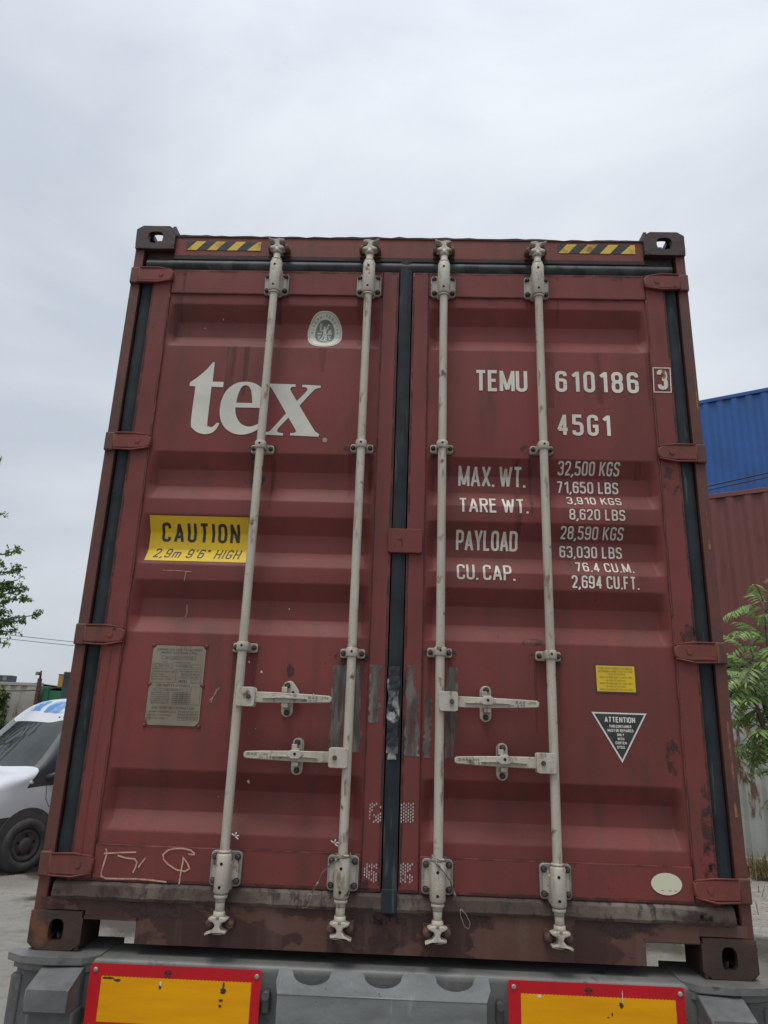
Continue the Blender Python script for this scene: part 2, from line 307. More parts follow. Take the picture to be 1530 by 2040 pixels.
def tag(o, label=None, cat=None, group=None, kind=None):
    if label: o['label'] = label
    if cat: o['category'] = cat
    if group: o['group'] = group
    if kind: o['kind'] = kind
    return o
def empty(name, loc=(0, 0, 0), rz=0.0, **k):
    o = bpy.data.objects.new(name, None); COL.objects.link(o); o.location = loc; o.rotation_euler = (0, 0, rz); o.empty_display_size = .2
    tag(o, **k); return o
def part(mb, name, mats, parent, label=None, wob=0.0):
    o = mb.build(name, mats, parent, wob)
    if label: o['label'] = label
    if parent is not None and parent.parent is None and parent.type == 'EMPTY': pass
    return o
def rrect(x0, x1, z0, z1, r, n=4):
    pts = []
    for cx, cz, a0 in ((x1 - r, z1 - r, 0), (x0 + r, z1 - r, 90), (x0 + r, z0 + r, 180), (x1 - r, z0 + r, 270)):
        for k in range(n + 1):
            a = R_(a0 + 90 * k / n); pts.append((cx + r * math.cos(a), cz + r * math.sin(a)))
    return pts

# ------------------------------------------------------------------ stroke alphabet (condensed stencil gothic)
r = 'r'
G = {
 '0': (.42, [[(0, 0, r), (1, 0, r), (1, 1, r), (0, 1, r), 'c']]), 'O': (.42, [[(0, 0, r), (1, 0, r), (1, 1, r), (0, 1, r), 'c']]),
 '1': (.26, [[(0, .80), (.96, 1)], [(1, -.06), (1, 1.06)]]),
 '2': (.42, [[(0, .76), (0, 1, r), (1, 1, r), (1, .58, r), (.55, .32)], [(.62, .37), (0, 0)], [(-.06, 0), (1.05, 0)]]),
 '3': (.42, [[(0, .80), (0, 1, r), (1, 1, r), (1, .53, r), (.4, .53)], [(.4, .53), (1, .53, r), (1, 0, r), (0, 0, r), (0, .2)]]),
 '4': (.44, [[(.74, -.06), (.74, 1.06)], [(.74, 1), (0, .22)], [(-.04, .24), (1.1, .24)]]),
 '5': (.42, [[(1, 1), (.04, 1), (0, .55)], [(0, .6), (1, .6, r), (1, 0, r), (0, 0, r), (0, .2)]]),
 '6': (.42, [[(1, .8), (1, 1, r), (0, 1, r), (0, 0, r), (1, 0, r), (1, .33)], [(1, .35), (1, .58, r), (.1, .58)]]),
 '7': (.40, [[(-.06, 1), (1.08, 1)], [(.98, 1), (.28, -.06)]]),
 '8': (.42, [[(0, .53, r), (1, .53, r), (1, 1, r), (0, 1, r), 'c'], [(0, 0, r), (1, 0, r), (1, .53, r), (0, .53, r), 'c']]),
 '9': (.42, [[(0, .2), (0, 0, r), (1, 0, r), (1, 1, r), (0, 1, r), (0, .67)], [(0, .65), (0, .42, r), (.9, .42)]]),
 'A': (.50, [[(0, -.06), (.5, 1.02)], [(1, -.06), (.5, 1.02)], [(.2, .26), (.8, .26)]]),
 'B': (.44, [[(0, -.06), (0, 1.06)], [(0, 1), (1, 1, r), (1, .53, r), (.1, .53)], [(.1, .53), (1, .53, r), (1, 0, r), (0, 0)]]),
 'C': (.42, [[(1, .76), (1, 1, r), (0, 1, r), (0, 0, r), (1, 0, r), (1, .24)]]),
 'D': (.44, [[(0, -.06), (0, 1.06)], [(0, 1), (1, 1, r), (1, 0, r), (0, 0)]]),
 'E': (.38, [[(1, 1), (0, 1), (0, 0), (1, 0)], [(0, .52), (.85, .52)]]),
 'F': (.36, [[(1, 1), (0, 1), (0, -.06)], [(0, .5), (.85, .5)]]),
 'G': (.42, [[(1, .76), (1, 1, r), (0, 1, r), (0, 0, r), (1, 0, r), (1, .45), (.5, .45)]]),
 'H': (.44, [[(0, -.06), (0, 1.06)], [(1, -.06), (1, 1.06)], [(0, .5), (1, .5)]]),
 'I': (.0, [[(.5, -.06), (.5, 1.06)]]),
 'J': (.38, [[(1, 1.06), (1, 0, r), (0, 0, r), (0, .25)]]),
 'K': (.44, [[(0, -.06), (0, 1.06)], [(1, 1.03), (.05, .38)], [(.32, .58), (1.04, -.04)]]),
 'L': (.36, [[(0, 1.06), (0, 0), (1, 0)]]),
 'M': (.60, [[(0, -.06), (0, 1.06)], [(1, -.06), (1, 1.06)], [(.0, 1.02), (.5, .02)], [(1, 1.02), (.5, .02)]]),
 'N': (.46, [[(0, -.06), (0, 1.06)], [(0, 1.02), (1, -.02)], [(1, -.06), (1, 1.06)]]),
 'P': (.42, [[(0, -.06), (0, 1.06)], [(0, 1), (1, 1, r), (1, .45, r), (0, .45)]]),
 'Q': (.42, [[(0, 0, r), (1, 0, r), (1, 1, r), (0, 1, r), 'c'], [(.6, .2), (1.1, -.1)]]),
 'R': (.42, [[(0, -.06), (0, 1.06)], [(0, 1), (1, 1, r), (1, .48, r), (0, .48)], [(.5, .48), (1.02, -.06)]]),
 'S': (.42, [[(1, .78), (1, 1, r), (0, 1, r), (0, .55, r), (1, .48, r), (1, 0, r), (0, 0, r), (0, .22)]]),
 'T': (.42, [[(-.05, 1), (1.05, 1)], [(.5, 1), (.5, -.06)]]),
 'U': (.42, [[(0, 1.06), (0, 0, r), (1, 0, r), (1, 1.06)]]),
 'V': (.46, [[(0, 1.06), (.5, -.04)], [(1, 1.06), (.5, -.04)]]),
 'W': (.72, [[(0, 1.06), (.26, -.04)], [(.5, .96), (.26, -.04)], [(.5, .96), (.74, -.04)], [(1, 1.06), (.74, -.04)]]),
 'X': (.46, [[(0, 1.04), (1, -.04)], [(1, 1.04), (0, -.04)]]),
 'Y': (.46, [[(0, 1.06), (.5, .44)], [(1, 1.06), (.5, .44)], [(.5, .52), (.5, -.06)]]),
 'Z': (.42, [[(0, 1), (1, 1)], [(1, 1), (0, 0)], [(0, 0), (1, 0)]]),
 'm': (.60, [[(0, -.06), (0, .66)], [(0, .62), (.5, .66, r), (.5, -.06)], [(.5, .62), (1, .66, r), (1, -.06)]]),
 '.': (.0, [[(.5, -.08), (.5, .06)]]), ',': (.0, [[(.5, .06), (.5, -.06), (.2, -.2)]]),
 "'": (.0, [[(.5, 1.05), (.5, .78)]]), '"': (.14, [[(0, 1.05), (0, .78)], [(1, 1.05), (1, .78)]]),
 '/': (.36, [[(0, -.05), (1, 1.05)]]), '-': (.26, [[(0, .5), (1, .5)]]), '(': (.12, [[(1, 1), (0, .8), (0, .2), (1, 0)]]), ')': (.12, [[(0, 1), (1, .8), (1, .2), (0, 0)]]),
}
def expand(pl, sx, sz, rad):
    closed = pl[-1] == 'c'; p = pl[:-1] if closed else pl
    P = [Vector((q[0] * sx, q[1] * sz)) for q in p]; fl = [len(q) > 2 for q in p]; out = []; n = len(P)
    for i in range(n):
        if fl[i] and (closed or 0 < i < n - 1):
            a = P[(i - 1) % n]; b = P[(i + 1) % n]; va = a - P[i]; vb = b - P[i]
            ra = min(rad, va.length * .5); rb = min(rad, vb.length * .5); A = P[i] + va.normalized() * ra; B = P[i] + vb.normalized() * rb
            for k in range(5):
                t = k / 4; w = .62
                out.append(((1 - t) ** 2 * A + 2 * t * (1 - t) * P[i] + t * t * B))
        else: out.append(P[i])
    cl_ = []
    for p_ in out:
        if not cl_ or (p_ - cl_[-1]).length > 1e-5: cl_.append(p_)
    if closed and (cl_[0] - cl_[-1]).length < 1e-5: cl_.pop()
    return cl_, closed
def ribbon(pts, closed, w):
    n = len(pts); L = []; Rr = []
    for i in range(n):
        if closed or 0 < i < n - 1:
            d1 = (pts[i] - pts[(i - 1) % n]).normalized(); d2 = (pts[(i + 1) % n] - pts[i]).normalized()
        elif i == 0: d1 = d2 = (pts[1] - pts[0]).normalized()
        else: d1 = d2 = (pts[-1] - pts[-2]).normalized()
        n1 = Vector((-d1.y, d1.x)); n2 = Vector((-d2.y, d2.x)); nn = (n1 + n2)
        nn = nn.normalized() if nn.length > 1e-6 else n1
        k = min(1 / max(.3, nn.dot(n1)), 2.2)
        L.append(pts[i] + nn * w * .5 * k); Rr.append(pts[i] - nn * w * .5 * k)
    q = []
    for i in range(n if closed else n - 1):
        j = (i + 1) % n; q.append((L[i], L[j], Rr[j], Rr[i]))
    return q
def text_quads(txt, x0, x1, zb, zt, wt=.15, track=.13, space=.3, slant=0.0):
    """centre-line letters filling the box x0..x1, zb..zt; wt is the stroke width relative to height"""
    H = 1.0; cur = 0.0; items = []
    for ch in txt:
        if ch == ' ': cur += space; continue
        w, pls = G[ch]; items.append((cur, w, pls)); cur += w + wt + track
    tot = cur - track; sc = (x1 - x0) / tot; h = zt - zb; sw = wt * h
    res = []; li = 0
    for c, w, pls in items:
        for pl in pls:
            li += 1
            cx = (c + wt / 2) * sc; ww = max(w * sc, 0.0)
            hh = h - sw
            src = pl
            if w == 0: src = [((q[0] - .5, q[1]) if q != 'c' else q) for q in pl]; ww = .42 * sc
            pts, cl = expand(src, ww, hh, h * .17)
            for qd in ribbon(pts, cl, min(sw, wt * h)):
                res.append((li % 4, [(x0 + cx + p.x + slant * (p.y + sw / 2), zb + sw / 2 + p.y) for p in qd]))
    return res

# ------------------------------------------------------------------ the door face
B = 1.165                                   # height of the container's underside
GR = [(3.673, 3.470), (2.981, 2.778), (2.711, 2.508), (2.444, 2.241), (1.748, 1.542)]   # pressed grooves, top and bottom edges
GD = 0.046; SL = 0.066; ES = 0.034
PX0, PX1, PZ0, PZ1 = 0.100, 1.036, 1.496, 3.723
RND = 0.0055
def hinge_(u): return 0.0 if u < -RND else (u if u > RND else (u + RND) ** 2 / (4 * RND))
def ramp_(u, w): return max(0.0, min(1.0, (hinge_(u) - hinge_(u - w)) / w))
def surf(x, z):
    """depth of the door steel: pressed grooves with rounded folds and sloping ends; rails and members stand proud"""
    ax = abs(x)
    if not (PX0 < ax < PX1 and PZ0 < z < PZ1): return -0.008
    for a, b in GR:
        if b - RND < z < a + RND:
            return GD * min(ramp_(a - z, SL), ramp_(z - b, SL)) * min(ramp_(ax - PX0 - .004, ES), ramp_(PX1 - .004 - ax, ES))
    return 0.0
ZL = {PZ0 + 1e-4, PZ1 - 1e-4}
for a, b in GR:
    for v in (a, a - SL, b + SL, b):
        for k in (-1, -.5, 0, .5, 1): ZL.add(round(v + k * RND, 5))
ZL = sorted(ZL)
XL = {PX0, PX1, .35, .6, .8}
for v in (PX0 + .004, PX0 + .004 + ES, PX1 - .004 - ES, PX1 - .004):
    for k in (-1, -.5, 0, .5, 1): XL.add(round(min(max(v + k * RND, PX0), PX1), 5))
for k in (.25, .5, .75): XL.add(PX0 + .004 + ES * k); XL.add(PX1 - .004 - ES * k)
XL = sorted(XL)
FOLDS = ZL
def drape(mb, off):
    """cut a flat sheet at the folds of the door and lay it on the steel"""
    bm = mb.bm
    zs = [v.co.z for v in bm.verts]; lo, hi = min(zs), max(zs)
    for f in FOLDS:
        if lo < f < hi:
            bmesh.ops.bisect_plane(bm, geom=list(bm.verts) + list(bm.edges) + list(bm.faces), plane_co=(0, 0, f), plane_no=(0, 0, 1), dist=1e-6)
    xs = [v.co.x for v in bm.verts]; xl, xh = min(xs), max(xs)
    for f in [a for v in XL for a in (v, -v)]:
        if xl < f < xh and abs(f) > .13 and hi > PZ0:
            bmesh.ops.bisect_plane(bm, geom=list(bm.verts) + list(bm.edges) + list(bm.faces), plane_co=(f, 0, 0), plane_no=(1, 0, 0), dist=1e-6)
    for v in bm.verts:
        v.co.y = surf(v.co.x, v.co.z) - off + v.co.y
def add_text(mb, txt, x0, x1, zb, zt, y=0.0, **k):
    for li, q in text_quads(txt, x0, x1, zb, zt, **k): mb.poly([(a, y - li * 0.00018, b) for a, b in q])
def lines(mb, pts, w, y=0.0, closed=False):
    for k, q in enumerate(ribbon([Vector(p) for p in pts], closed, w)): mb.poly([(a[0], y - (k % 2) * .0001, a[1]) for a in q])

BOX = empty('shipping_container', (0, 0, B), label='big weathered dark red container, closed doors facing us, loaded on the grey trailer', cat='shipping container')
def cp(mb, name, mats, parent=None, label=None, wob=0.0):
    """part of the container; meshes are written in world metres"""
    o = mb.build(name, mats, None, wob)
    p = parent or BOX
    o.parent = p
    if p is BOX: o.matrix_parent_inverse = Matrix.Translation((0, 0, -B))
    if label: o['label'] = label
    return o

def door(s):
    """s=-1 left door, s=+1 right door"""
    mb = MB()
    x = lambda v: s * v
    def Q(a, b, c, d): mb.poly([(x(p[0]), p[1], p[2]) for p in (a, b, c, d)])
    V = {}
    for i, xx in enumerate(XL):
        for j, zz in enumerate(ZL):
            ax = min(max(xx, PX0 + 1e-6), PX1 - 1e-6); V[i, j] = mb.bm.verts.new((x(xx), surf(ax, zz), zz))
    for i in range(len(XL) - 1):
        for j in range(len(ZL) - 1):
            f = mb.bm.faces.new([V[i, j], V[i + 1, j], V[i + 1, j + 1], V[i, j + 1]]); f.smooth = True
    bmesh.ops.recalc_face_normals(mb.bm, faces=mb.bm.faces)
    inner = 0.030
    def bx(a, b, z0, z1, y0=-.008, bev=.004):
        xa, xb = sorted((x(a), x(b))); mb.box(xa, xb, y0, .05, z0, z1, bev, 2)
    bx(PX1, 1.119, 1.378, 3.843); bx(inner, PX0, 1.378, 3.843)
    bx(PX0 + .0015, PX1 - .0015, PZ1, 3.843, -.0075); bx(PX0 + .0015, PX1 - .0015, 1.378, PZ0, -.0075)
    mb.box(*sorted((x(.104), x(1.032))), .045, .055, 1.5, 3.72)
    return cp(mb, 'door', [M['red']], label='left door leaf with the white logo' if s < 0 else 'right door leaf with the weight table')
DL, DR = door(-1), door(1)
# ---- weld bead between panel and hinge-side member, hinges
for D, s in ((DL, -1), (DR, 1)):
    mb = MB()
    pts = []
    z = 1.50
    while z < 3.72:
        dd = surf(s * (PX1 - .02), z); pts.append((s * (PX1 + .001 + random.uniform(-.002, .002)), -.006, z)); z += .03
    mb.tube(pts, .0035, 6); cp(mb, 'weld_seam', M['redframe'], D)
    for zc, h in ((3.805, .040), (3.013, .038), (2.223, .038), (1.428, .041)):
        mb = MB()
        pl = [(1.030, -.020), (1.044, -.034), (1.090, -.040), (1.186, -.038), (1.186, .038), (1.090, .038), (1.046, .036), (1.030, .022)]
        pts = [(s * a, zc + b * h * .86 / .04) for a, b in pl]
        mb.prism(pts, -.024, -.004, .007)
        mb.cyl((s * 1.083, -.0240, zc), (s * 1.083, -.0268, zc), .011, .010, 14)
        mb.tube([(s * 1.034, -.020, zc + .026), (s * 1.10, -.024, zc + .036), (s * 1.18, -.024, zc + .035)], .0035, 6)
        mb.tube([(s * 1.034, -.020, zc - .024), (s * 1.10, -.024, zc - .038), (s * 1.18, -.024, zc - .035)], .0035, 6)
        cp(mb, 'hinge', M['redframe'], D, wob=.002)
        mb = MB()
        mb.box(*sorted((s * 1.180, s * 1.2215)), -.020, .03, zc - .040, zc + .040, .006, 2)
        cp(mb, 'hinge_lug', M['post'])
# ---- gaskets
def strip(x0, x1, z0, z1, yf, rnd, vertical=True, n=40):
    """rubber strip with a rounded front"""
    mb = MB(); seg = 8; L_ = (z1 - z0) if vertical else (x1 - x0); prev = None
    for k in range(n + 1):
        t = k / n; row = []
        jit = random.uniform(-.0012, .0012)
        for i in range(seg + 1):
            u = i / seg; y = yf + rnd * (1 - math.sin(math.pi * u)) + .03 * 0
            if vertical: row.append(mb.bm.verts.new((x0 + (x1 - x0) * u + jit, y + jit, z0 + L_ * t)))
            else: row.append(mb.bm.verts.new((x0 + L_ * t, y + jit, z0 + (z1 - z0) * u + jit)))
        if prev:
            for i in range(seg):
                f = mb.bm.faces.new([prev[i], prev[i + 1], row[i + 1], row[i]]); f.smooth = True
        prev = row
    bmesh.ops.recalc_face_normals(mb.bm, faces=mb.bm.faces)
    return mb
for s, D in ((-1, DL), (1, DR)):
    a, b = sorted((s * 1.1205, s * 1.171)); cp(strip(a, b, 1.40, 3.87, .001, .007), 'door_gasket', M['gasket'], D)
    mb = MB(); mb.box(*sorted((s * 1.112, s * 1.185)), .034, .05, 1.30, 3.93); cp(mb, 'gasket_channel', M['grime'], D)
cp(strip(-.0255, .0255, 1.330, 3.900, -.013, .006), 'door_gasket', M['gasket'], DR)
cp(strip(-1.16, 1.16, 3.846, 3.902, -.013, .020, False, 60), 'header_gasket', M['topgasket'])
mb = MB(); mb.box(-1.17, 1.17, .018, .05, 3.80, 3.95); mb.box(-1.045, 1.045, -.003, .02, 3.899, 3.919, .003); cp(mb, 'header_grime_strip', M['grime'], wob=.004)
# sill gasket: sloping lip carrying limescale
mb = MB()
n = 80; prev = None
for k in range(n + 1):
    xx = -1.16 + 2.32 * k / n; j = random.uniform(-.0015, .0015)
    row = [mb.bm.verts.new((xx, y + j, z + j)) for y, z in ((.01, 1.384), (-.010, 1.374), (-.016, 1.366), (-.024, 1.332), (-.020, 1.322), (.0, 1.318))]
    if prev:
        for i in range(5): mb.bm.faces.new([prev[i], prev[i + 1], row[i + 1], row[i]])
    prev = row
bmesh.ops.recalc_face_normals(mb.bm, faces=mb.bm.faces)
cp(mb, 'sill_gasket', M['sillgasket'])
mb = MB(); mb.box(-.0265, .0270, -.0270, -.012, 1.318, 1.392, .003, 2); cp(mb, 'gasket_joint', M['gasket'])
# ---- frame: posts, header, sill, rails
for s in (-1, 1):
    mb = MB()
    mb.prism([(s * 1.180, -.006), (s * 1.219, -.006), (s * 1.219, .16), (s * 1.14, .16), (s * 1.14, .05), (s * 1.180, .05)], 1.283, 3.943, 0, 'z')
    # the front flange stops at each hinge lug
    mb.tube([(s * 1.182, -.003, 1.30 + i * .12) for i in range(22)], .0045, 6)
    cp(mb, 'corner_post', M['post'], label='rusted rear corner post')
    mb = MB(); mb.box(*sorted((s * 1.14, s * 1.219)), 12.03, 12.19, 1.283, 3.943); cp(mb, 'corner_post', M['redframe'])
mb = MB()
mb.box(-1.045, 1.045, .0, .06, 3.919, 4.022, .004, 2); cp(mb, 'door_header', M['redframe'])
mb = MB()
prev = None
for k in range(61):
    xx = -1.045 + 2.09 * k / 60; z = 4.026 + random.uniform(-.003, .003) * (k % 3)
    row = [mb.bm.verts.new(p) for p in ((xx, -.004, 4.018), (xx, -.004, z), (xx, .07, z + .004))]
    if prev:
        for i in range(2): mb.bm.faces.new([prev[i], prev[i + 1], row[i + 1], row[i]])
    prev = row
bmesh.ops.recalc_face_normals(mb.bm, faces=mb.bm.faces); cp(mb, 'roof_edge_sealant', M['grime'])
mb = MB()
pl = [(-1.037, 1.322), (-1.037, 1.262), (-.862, 1.262), (-.858, 1.258), (-.858, 1.192), (.858, 1.192), (.858, 1.262), (1.037, 1.262), (1.037, 1.322)]
mb.prism(pl, -.012, .05, 0)
mb.box(-1.037, -.855, -.020, -.012, 1.262, 1.272); mb.box(.855, 1.037, -.016, -.012, 1.266, 1.274)
mb.box(-1.219 + .02, -1.037, -.008, .04, 1.286, 1.322); mb.box(1.037, 1.219 - .02, -.008, .04, 1.286, 1.322)
cp(mb, 'door_sill', M['sill'], wob=.0012)
# ---- corner castings: hollow blocks with an oval hole in each outer face
def casting(s, top, front=True):
    mb = MB()
    x0, x1 = 1.043, 1.221; zb = 3.943 if top else 1.165; zt = zb + .118; y0, y1 = -.020, .158
    if not front: y0, y1 = 12.192 - .178, 12.192 + .0
    t = .026
    def ring(cx, cz, a, b, hw, hh, n=16):
        o = []; h = []
        for k in range(n):
            ang = 2 * math.pi * (k + .5) / n; c, sn = math.cos(ang), math.sin(ang)
            m_ = max(abs(c), abs(sn)); o.append((cx + a * c / m_, cz + b * sn / m_))
            e = 3.2; q = (abs(c) ** e + abs(sn) ** e) ** (1 / e); h.append((cx + hw * c / q, cz + hh * sn / q))
        return o, h
    cx, cz = (x0 + x1) / 2, (zb + zt) / 2; cy = (y0 + y1) / 2
    o, h = ring(cx, cz, (x1 - x0) / 2, (zt - zb) / 2, .034, .030) if top else ring(cx - .004, cz, (x1 - x0) / 2, (zt - zb) / 2, .026, .036)
    mb.prism([(s * a, b) for a, b in o], y0, y0 + t, 0, 'y', [(s * a, b) for a, b in h])
    o, h = ring(cy, cz, (y1 - y0) / 2 - .0005, (zt - zb) / 2 - .0005, .036, .026)
    mb.prism(o, *sorted((s * (x1 - t), s * (x1 - .0004))), 0, 'x', h)
    o, h = ring(cx, cy, (x1 - x0) / 2 - .001, (y1 - y0) / 2 - .001, .032, .060)
    zz = (zt - t, zt - .0006) if top else (zb + .0006, zb + t)
    mb.prism([(s * a, b) for a, b in o], *zz, 0, 'z', [(s * a, b) for a, b in h])
    zz = (zb + .0006, zb + t * .6) if top else (zt - t * .6, zt - .0006)
    mb.box(*sorted((s * (x0 + .001), s * (x1 - .001))), y0 + .001, y1, *zz)
    mb.box(*sorted((s * (x0 + .0007), s * (x0 + .0007 + t * .5))), y0 + .002, y1 - .001, zb + .001, zt - .001)
    mb.box(*sorted((s * (x0 + .001), s * (x1 - .001))), y1 - t * .5, y1 + .0005, zb + .0012, zt - .0012)
    cp(mb, 'corner_casting', M['cast'], wob=.002)
for s in (-1, 1):
    for tp in (True, False): casting(s, tp); casting(s, tp, False)
# ---- long sides, roof, front wall, floor
def corr_wall(L_, h, z0, depth=.036, pitch=.278):
    """corrugated sheet running along local x, returns (x, y) fold line"""
    pts = [(0, 0)]; x = .03
    while x + pitch < L_ - .03:
        pts += [(x, 0), (x + .068, 0), (x + .068 + .071, depth), (x + .139 + .068, depth), (x + pitch, 0)]; x += pitch
    pts.append((L_, 0)); out = [pts[0]]
    for p in pts[1:]:
        if abs(p[0] - out[-1][0]) > 1e-4: out.append(p)
    return out
for s in (-1, 1):
    mb = MB(); fl = corr_wall(11.85, 2.6, 0)
    for a, b in zip(fl, fl[1:]):
        mb.poly([(s * (1.213 - a[1]), .17 + a[0], 1.32), (s * (1.213 - b[1]), .17 + b[0], 1.32), (s * (1.213 - b[1]), .17 + b[0], 3.985), (s * (1.213 - a[1]), .17 + a[0], 3.985)])
    cp(mb, 'side_wall', M['red'])
    mb = MB(); mb.box(*sorted((s * 1.155, s * 1.217)), .16, 12.02, 3.985, 4.045); cp(mb, 'top_rail', M['redframe'])
    mb = MB(); mb.box(*sorted((s * 1.17, s * 1.218)), .16, 12.02, 1.19, 1.32); cp(mb, 'bottom_rail', M['redframe'])
mb = MB(); mb.box(-1.15, 1.15, .06, 12.1, 4.030, 4.042); cp(mb, 'roof', M['redframe'])
mb = MB(); mb.box(-1.15, 1.15, 12.08, 12.14, 1.2, 4.03); cp(mb, 'front_wall', M['redframe'])
mb = MB(); mb.box(-1.165, 1.165, .052, 12.0, 1.300, 1.34); cp(mb, 'floor', M['chassis'])

# ------------------------------------------------------------------ locking bars
def bolt(mb, x, y, z, r_=.0095):
    mb.cyl((x, y, z), (x, y - .006, z), r_ * 1.15, r_ * 1.15, 12); mb.lathe([(0, r_), (.006, r_), (.009, r_ * .6)], (x, y - .006, z), (x, y - .02, z), 6)
def plate(mb, cx, z0, z1, hw, y0, y1, r_=.014, bev=.003): mb.prism(rrect(cx - hw, cx + hw, z0, z1, r_), y0, y1, bev)
YB = -.062
def cam_fitting(P, x, z, up, s):
    """forked cam head; up=+1 for the top fitting"""
    mb = MB(); k = up
    sil = [(-.041, -.012), (-.022, -.019), (.0, -.022), (.022, -.019), (.041, -.012), (.034, -.003), (.017, .004), (.0105, .016), (.013, .028), (.038, .034), (.036, .043), (.012, .047),
           (-.020, .047), (-.050, .052), (-.051, .045), (-.022, .032), (-.0105, .016), (-.017, .004), (-.036, -.003)]
    sil = [(x + a * s * .80, z + b * k * .80) for a, b in sil]
    mb.prism(sil, YB - .020, YB + .014, .005)
    mb.cyl((x, YB, z - .03 * k), (x, YB, z - .008 * k), .019, .021, 18)
    cp(mb, 'cam_head', M['bar'], P)
    mb = MB()
    for q in (-1, 1):
        mb.lathe([(0, .017), (.03, .017), (.040, .014), (.044, .006)], (x + q * .031, -.012, z + .014 * k), (x + q * .031, -.08, z + .014 * k), 12)
    mb.box(x - .045, x + .045, -.018, .0, z - .008, z + .034) if k > 0 else mb.box(x - .045, x + .045, -.022, -.010, z - .034, z + .008)
    cp(mb, 'cam_keeper', M['knob'], wob=.002)
def locking_bar(x, D, hz, hx, kx, zmid, sgn):
    mb = MB()
    mb.lathe([(0, .0165), (.012, .0165), (2.43 - .012, .0165), (2.43, .0165)], (x, YB, 1.34), (x, YB, 3.77), 24)
    mb.cyl((x, YB, 1.295), (x, YB, 1.36), .0155, .0155, 20); mb.cyl((x, YB, 3.75), (x, YB, 3.905), .0155, .0155, 20)
    P = cp(mb, 'locking_bar', M['bar'])
    # top and bottom bearing brackets
    for (z0, z1, hz0, hz1, hw) in ((3.712, 3.818, 3.700, 3.852, .053), (1.380, 1.492, 1.366, 1.490, .054)):
        mb = MB(); mb.mi = 1; plate(mb, x, z0, z1, hw, -.020, -.009)
        mb.mi = 0
        mb.lathe([(0, .0225), (.006, .026), (hz1 - hz0 - .006, .026), (hz1 - hz0, .0225)], (x, YB, hz0), (x, YB, hz1), 24)
        mb.prism(rrect(x - .026, x + .026, hz0 + .004, hz1 - .03, .006), YB, -.012)
        mb.prism([(x - .044, z0 + .03), (x - .024, z0 + .02), (x - .024, z1 - .02), (x - .044, z1 - .03)], -.026, -.018)
        mb.prism([(x + .024, z0 + .02), (x + .044, z0 + .03), (x + .044, z1 - .03), (x + .024, z1 - .02)], -.026, -.018)
        mb.mi = 2
        for a in (-1, 1):
            for zz in (z0 + .018, z1 - .018): bolt(mb, x + a * .040, -.020, zz, .0092)
        mb.mi = 3
        for zz in (hz0 + .022, hz1 - .030): mb.cyl((x - .002, YB - .024, zz), (x - .002, YB - .0265, zz), .0052, .0052, 10)
        cp(mb, 'bar_bracket', [M['bar'], M['galv'], M['bolt'], M['hole']], P)
        for zz in ((hz0 - .010, hz0 - .002) if z0 > 2 else (hz0 - .014, hz0 - .003)), (hz1 + .001, hz1 + .010):
            mb = MB(); mb.lathe([(0, .0205), (.002, .0225), (zz[1] - zz[0] - .002, .0225), (zz[1] - zz[0], .0205)], (x, YB, zz[0]), (x, YB, zz[1]), 24)
            cp(mb, 'bar_collar', M['bar'], P)
    # two guide clamps
    for zc in zmid:
        mb = MB()
        plate(mb, x, zc - .017, zc + .017, .046, -.020, -.0005 if False else -.002, .008)
        mb.lathe([(0, .0205), (.003, .0225), (.029, .0225), (.032, .0205)], (x, YB, zc - .016), (x, YB, zc + .016), 20)
        mb.prism(rrect(x - .0225, x + .0225, zc - .016, zc + .016, .003), YB, -.018)
        mb.mi = 1
        for a in (-1, 1): bolt(mb, x + a * .035, -.020, zc, .0085)
        mb.mi = 2; mb.cyl((x, YB - .021, zc + .002), (x, YB - .0235, zc + .002), .0045, .0045, 10)
        cp(mb, 'guide_clamp', [M['bar'], M['bolt'], M['hole']], P)
    cam_fitting(P, x, 3.905 + .016, 1, sgn); cam_fitting(P, x, 1.283, -1, sgn)
    # handle and its hub
    d = 1 if hx > x else -1
    mb = MB()
    hp = rrect(*sorted((x - d * .004, x + d * .064)), hz - .034, hz + .034, .009)
    mb.prism(hp, YB - .026, YB - .016, .002); mb.prism(hp, YB + .012, YB + .020, .002)
    mb.mi = 1; mb.cyl((x + d * .042, YB - .026, hz), (x + d * .042, YB - .034, hz), .0085, .007, 12)
    cp(mb, 'handle_hub', [M['bar'], M['bolt']], P)
    mb = MB()
    x1 = x + d * .04; y = YB
    top = [(x1, .019), (x1 + d * .06, .019), (kx, .018), (hx - d * .06, .0145), (hx - d * .008, .012)]
    pl = [(a, hz + b) for a, b in top] + [(hx, hz + .007), (hx, hz - .007)] + [(a, hz - b) for a, b in top[::-1]]
    mb.prism(pl, y - .012, y + .004, .003)
    rib = [(kx - d * .08, hz - .004), (kx - d * .01, hz + .006), (kx + d * .01, hz + .006), (kx + d * .08, hz - .003), (kx + d * .01, hz - .003), (kx - d * .01, hz - .003)]
    mb.prism(rib, y - .026, y - .010, .002)
    mb.mi = 1
    tx = sorted((hx - d * .012, hx - d * .085)); add_text(mb, 'SAE JIN', tx[0], tx[1], hz - .001, hz + .008, y - .0128, wt=.14)
    tx = sorted((hx - d * .05, hx - d * .11)); add_text(mb, 'JN-275', tx[0], tx[1], hz - .012, hz - .004, y - .0128, wt=.14)
    cp(mb, 'handle', [M['bar'], M['engrave']], P, wob=.0006)
    # keeper on the door that holds the handle
    mb = MB()
    plate(mb, kx, hz - .066, hz + .062, .021, -.012, .002, .0205, .003)
    mb.box(kx - .012, kx + .012, -.074, -.012, hz - .034, hz - .019, .002); mb.box(kx - .018, kx + .002, -.05, -.012, hz + .02, hz + .04, .002)
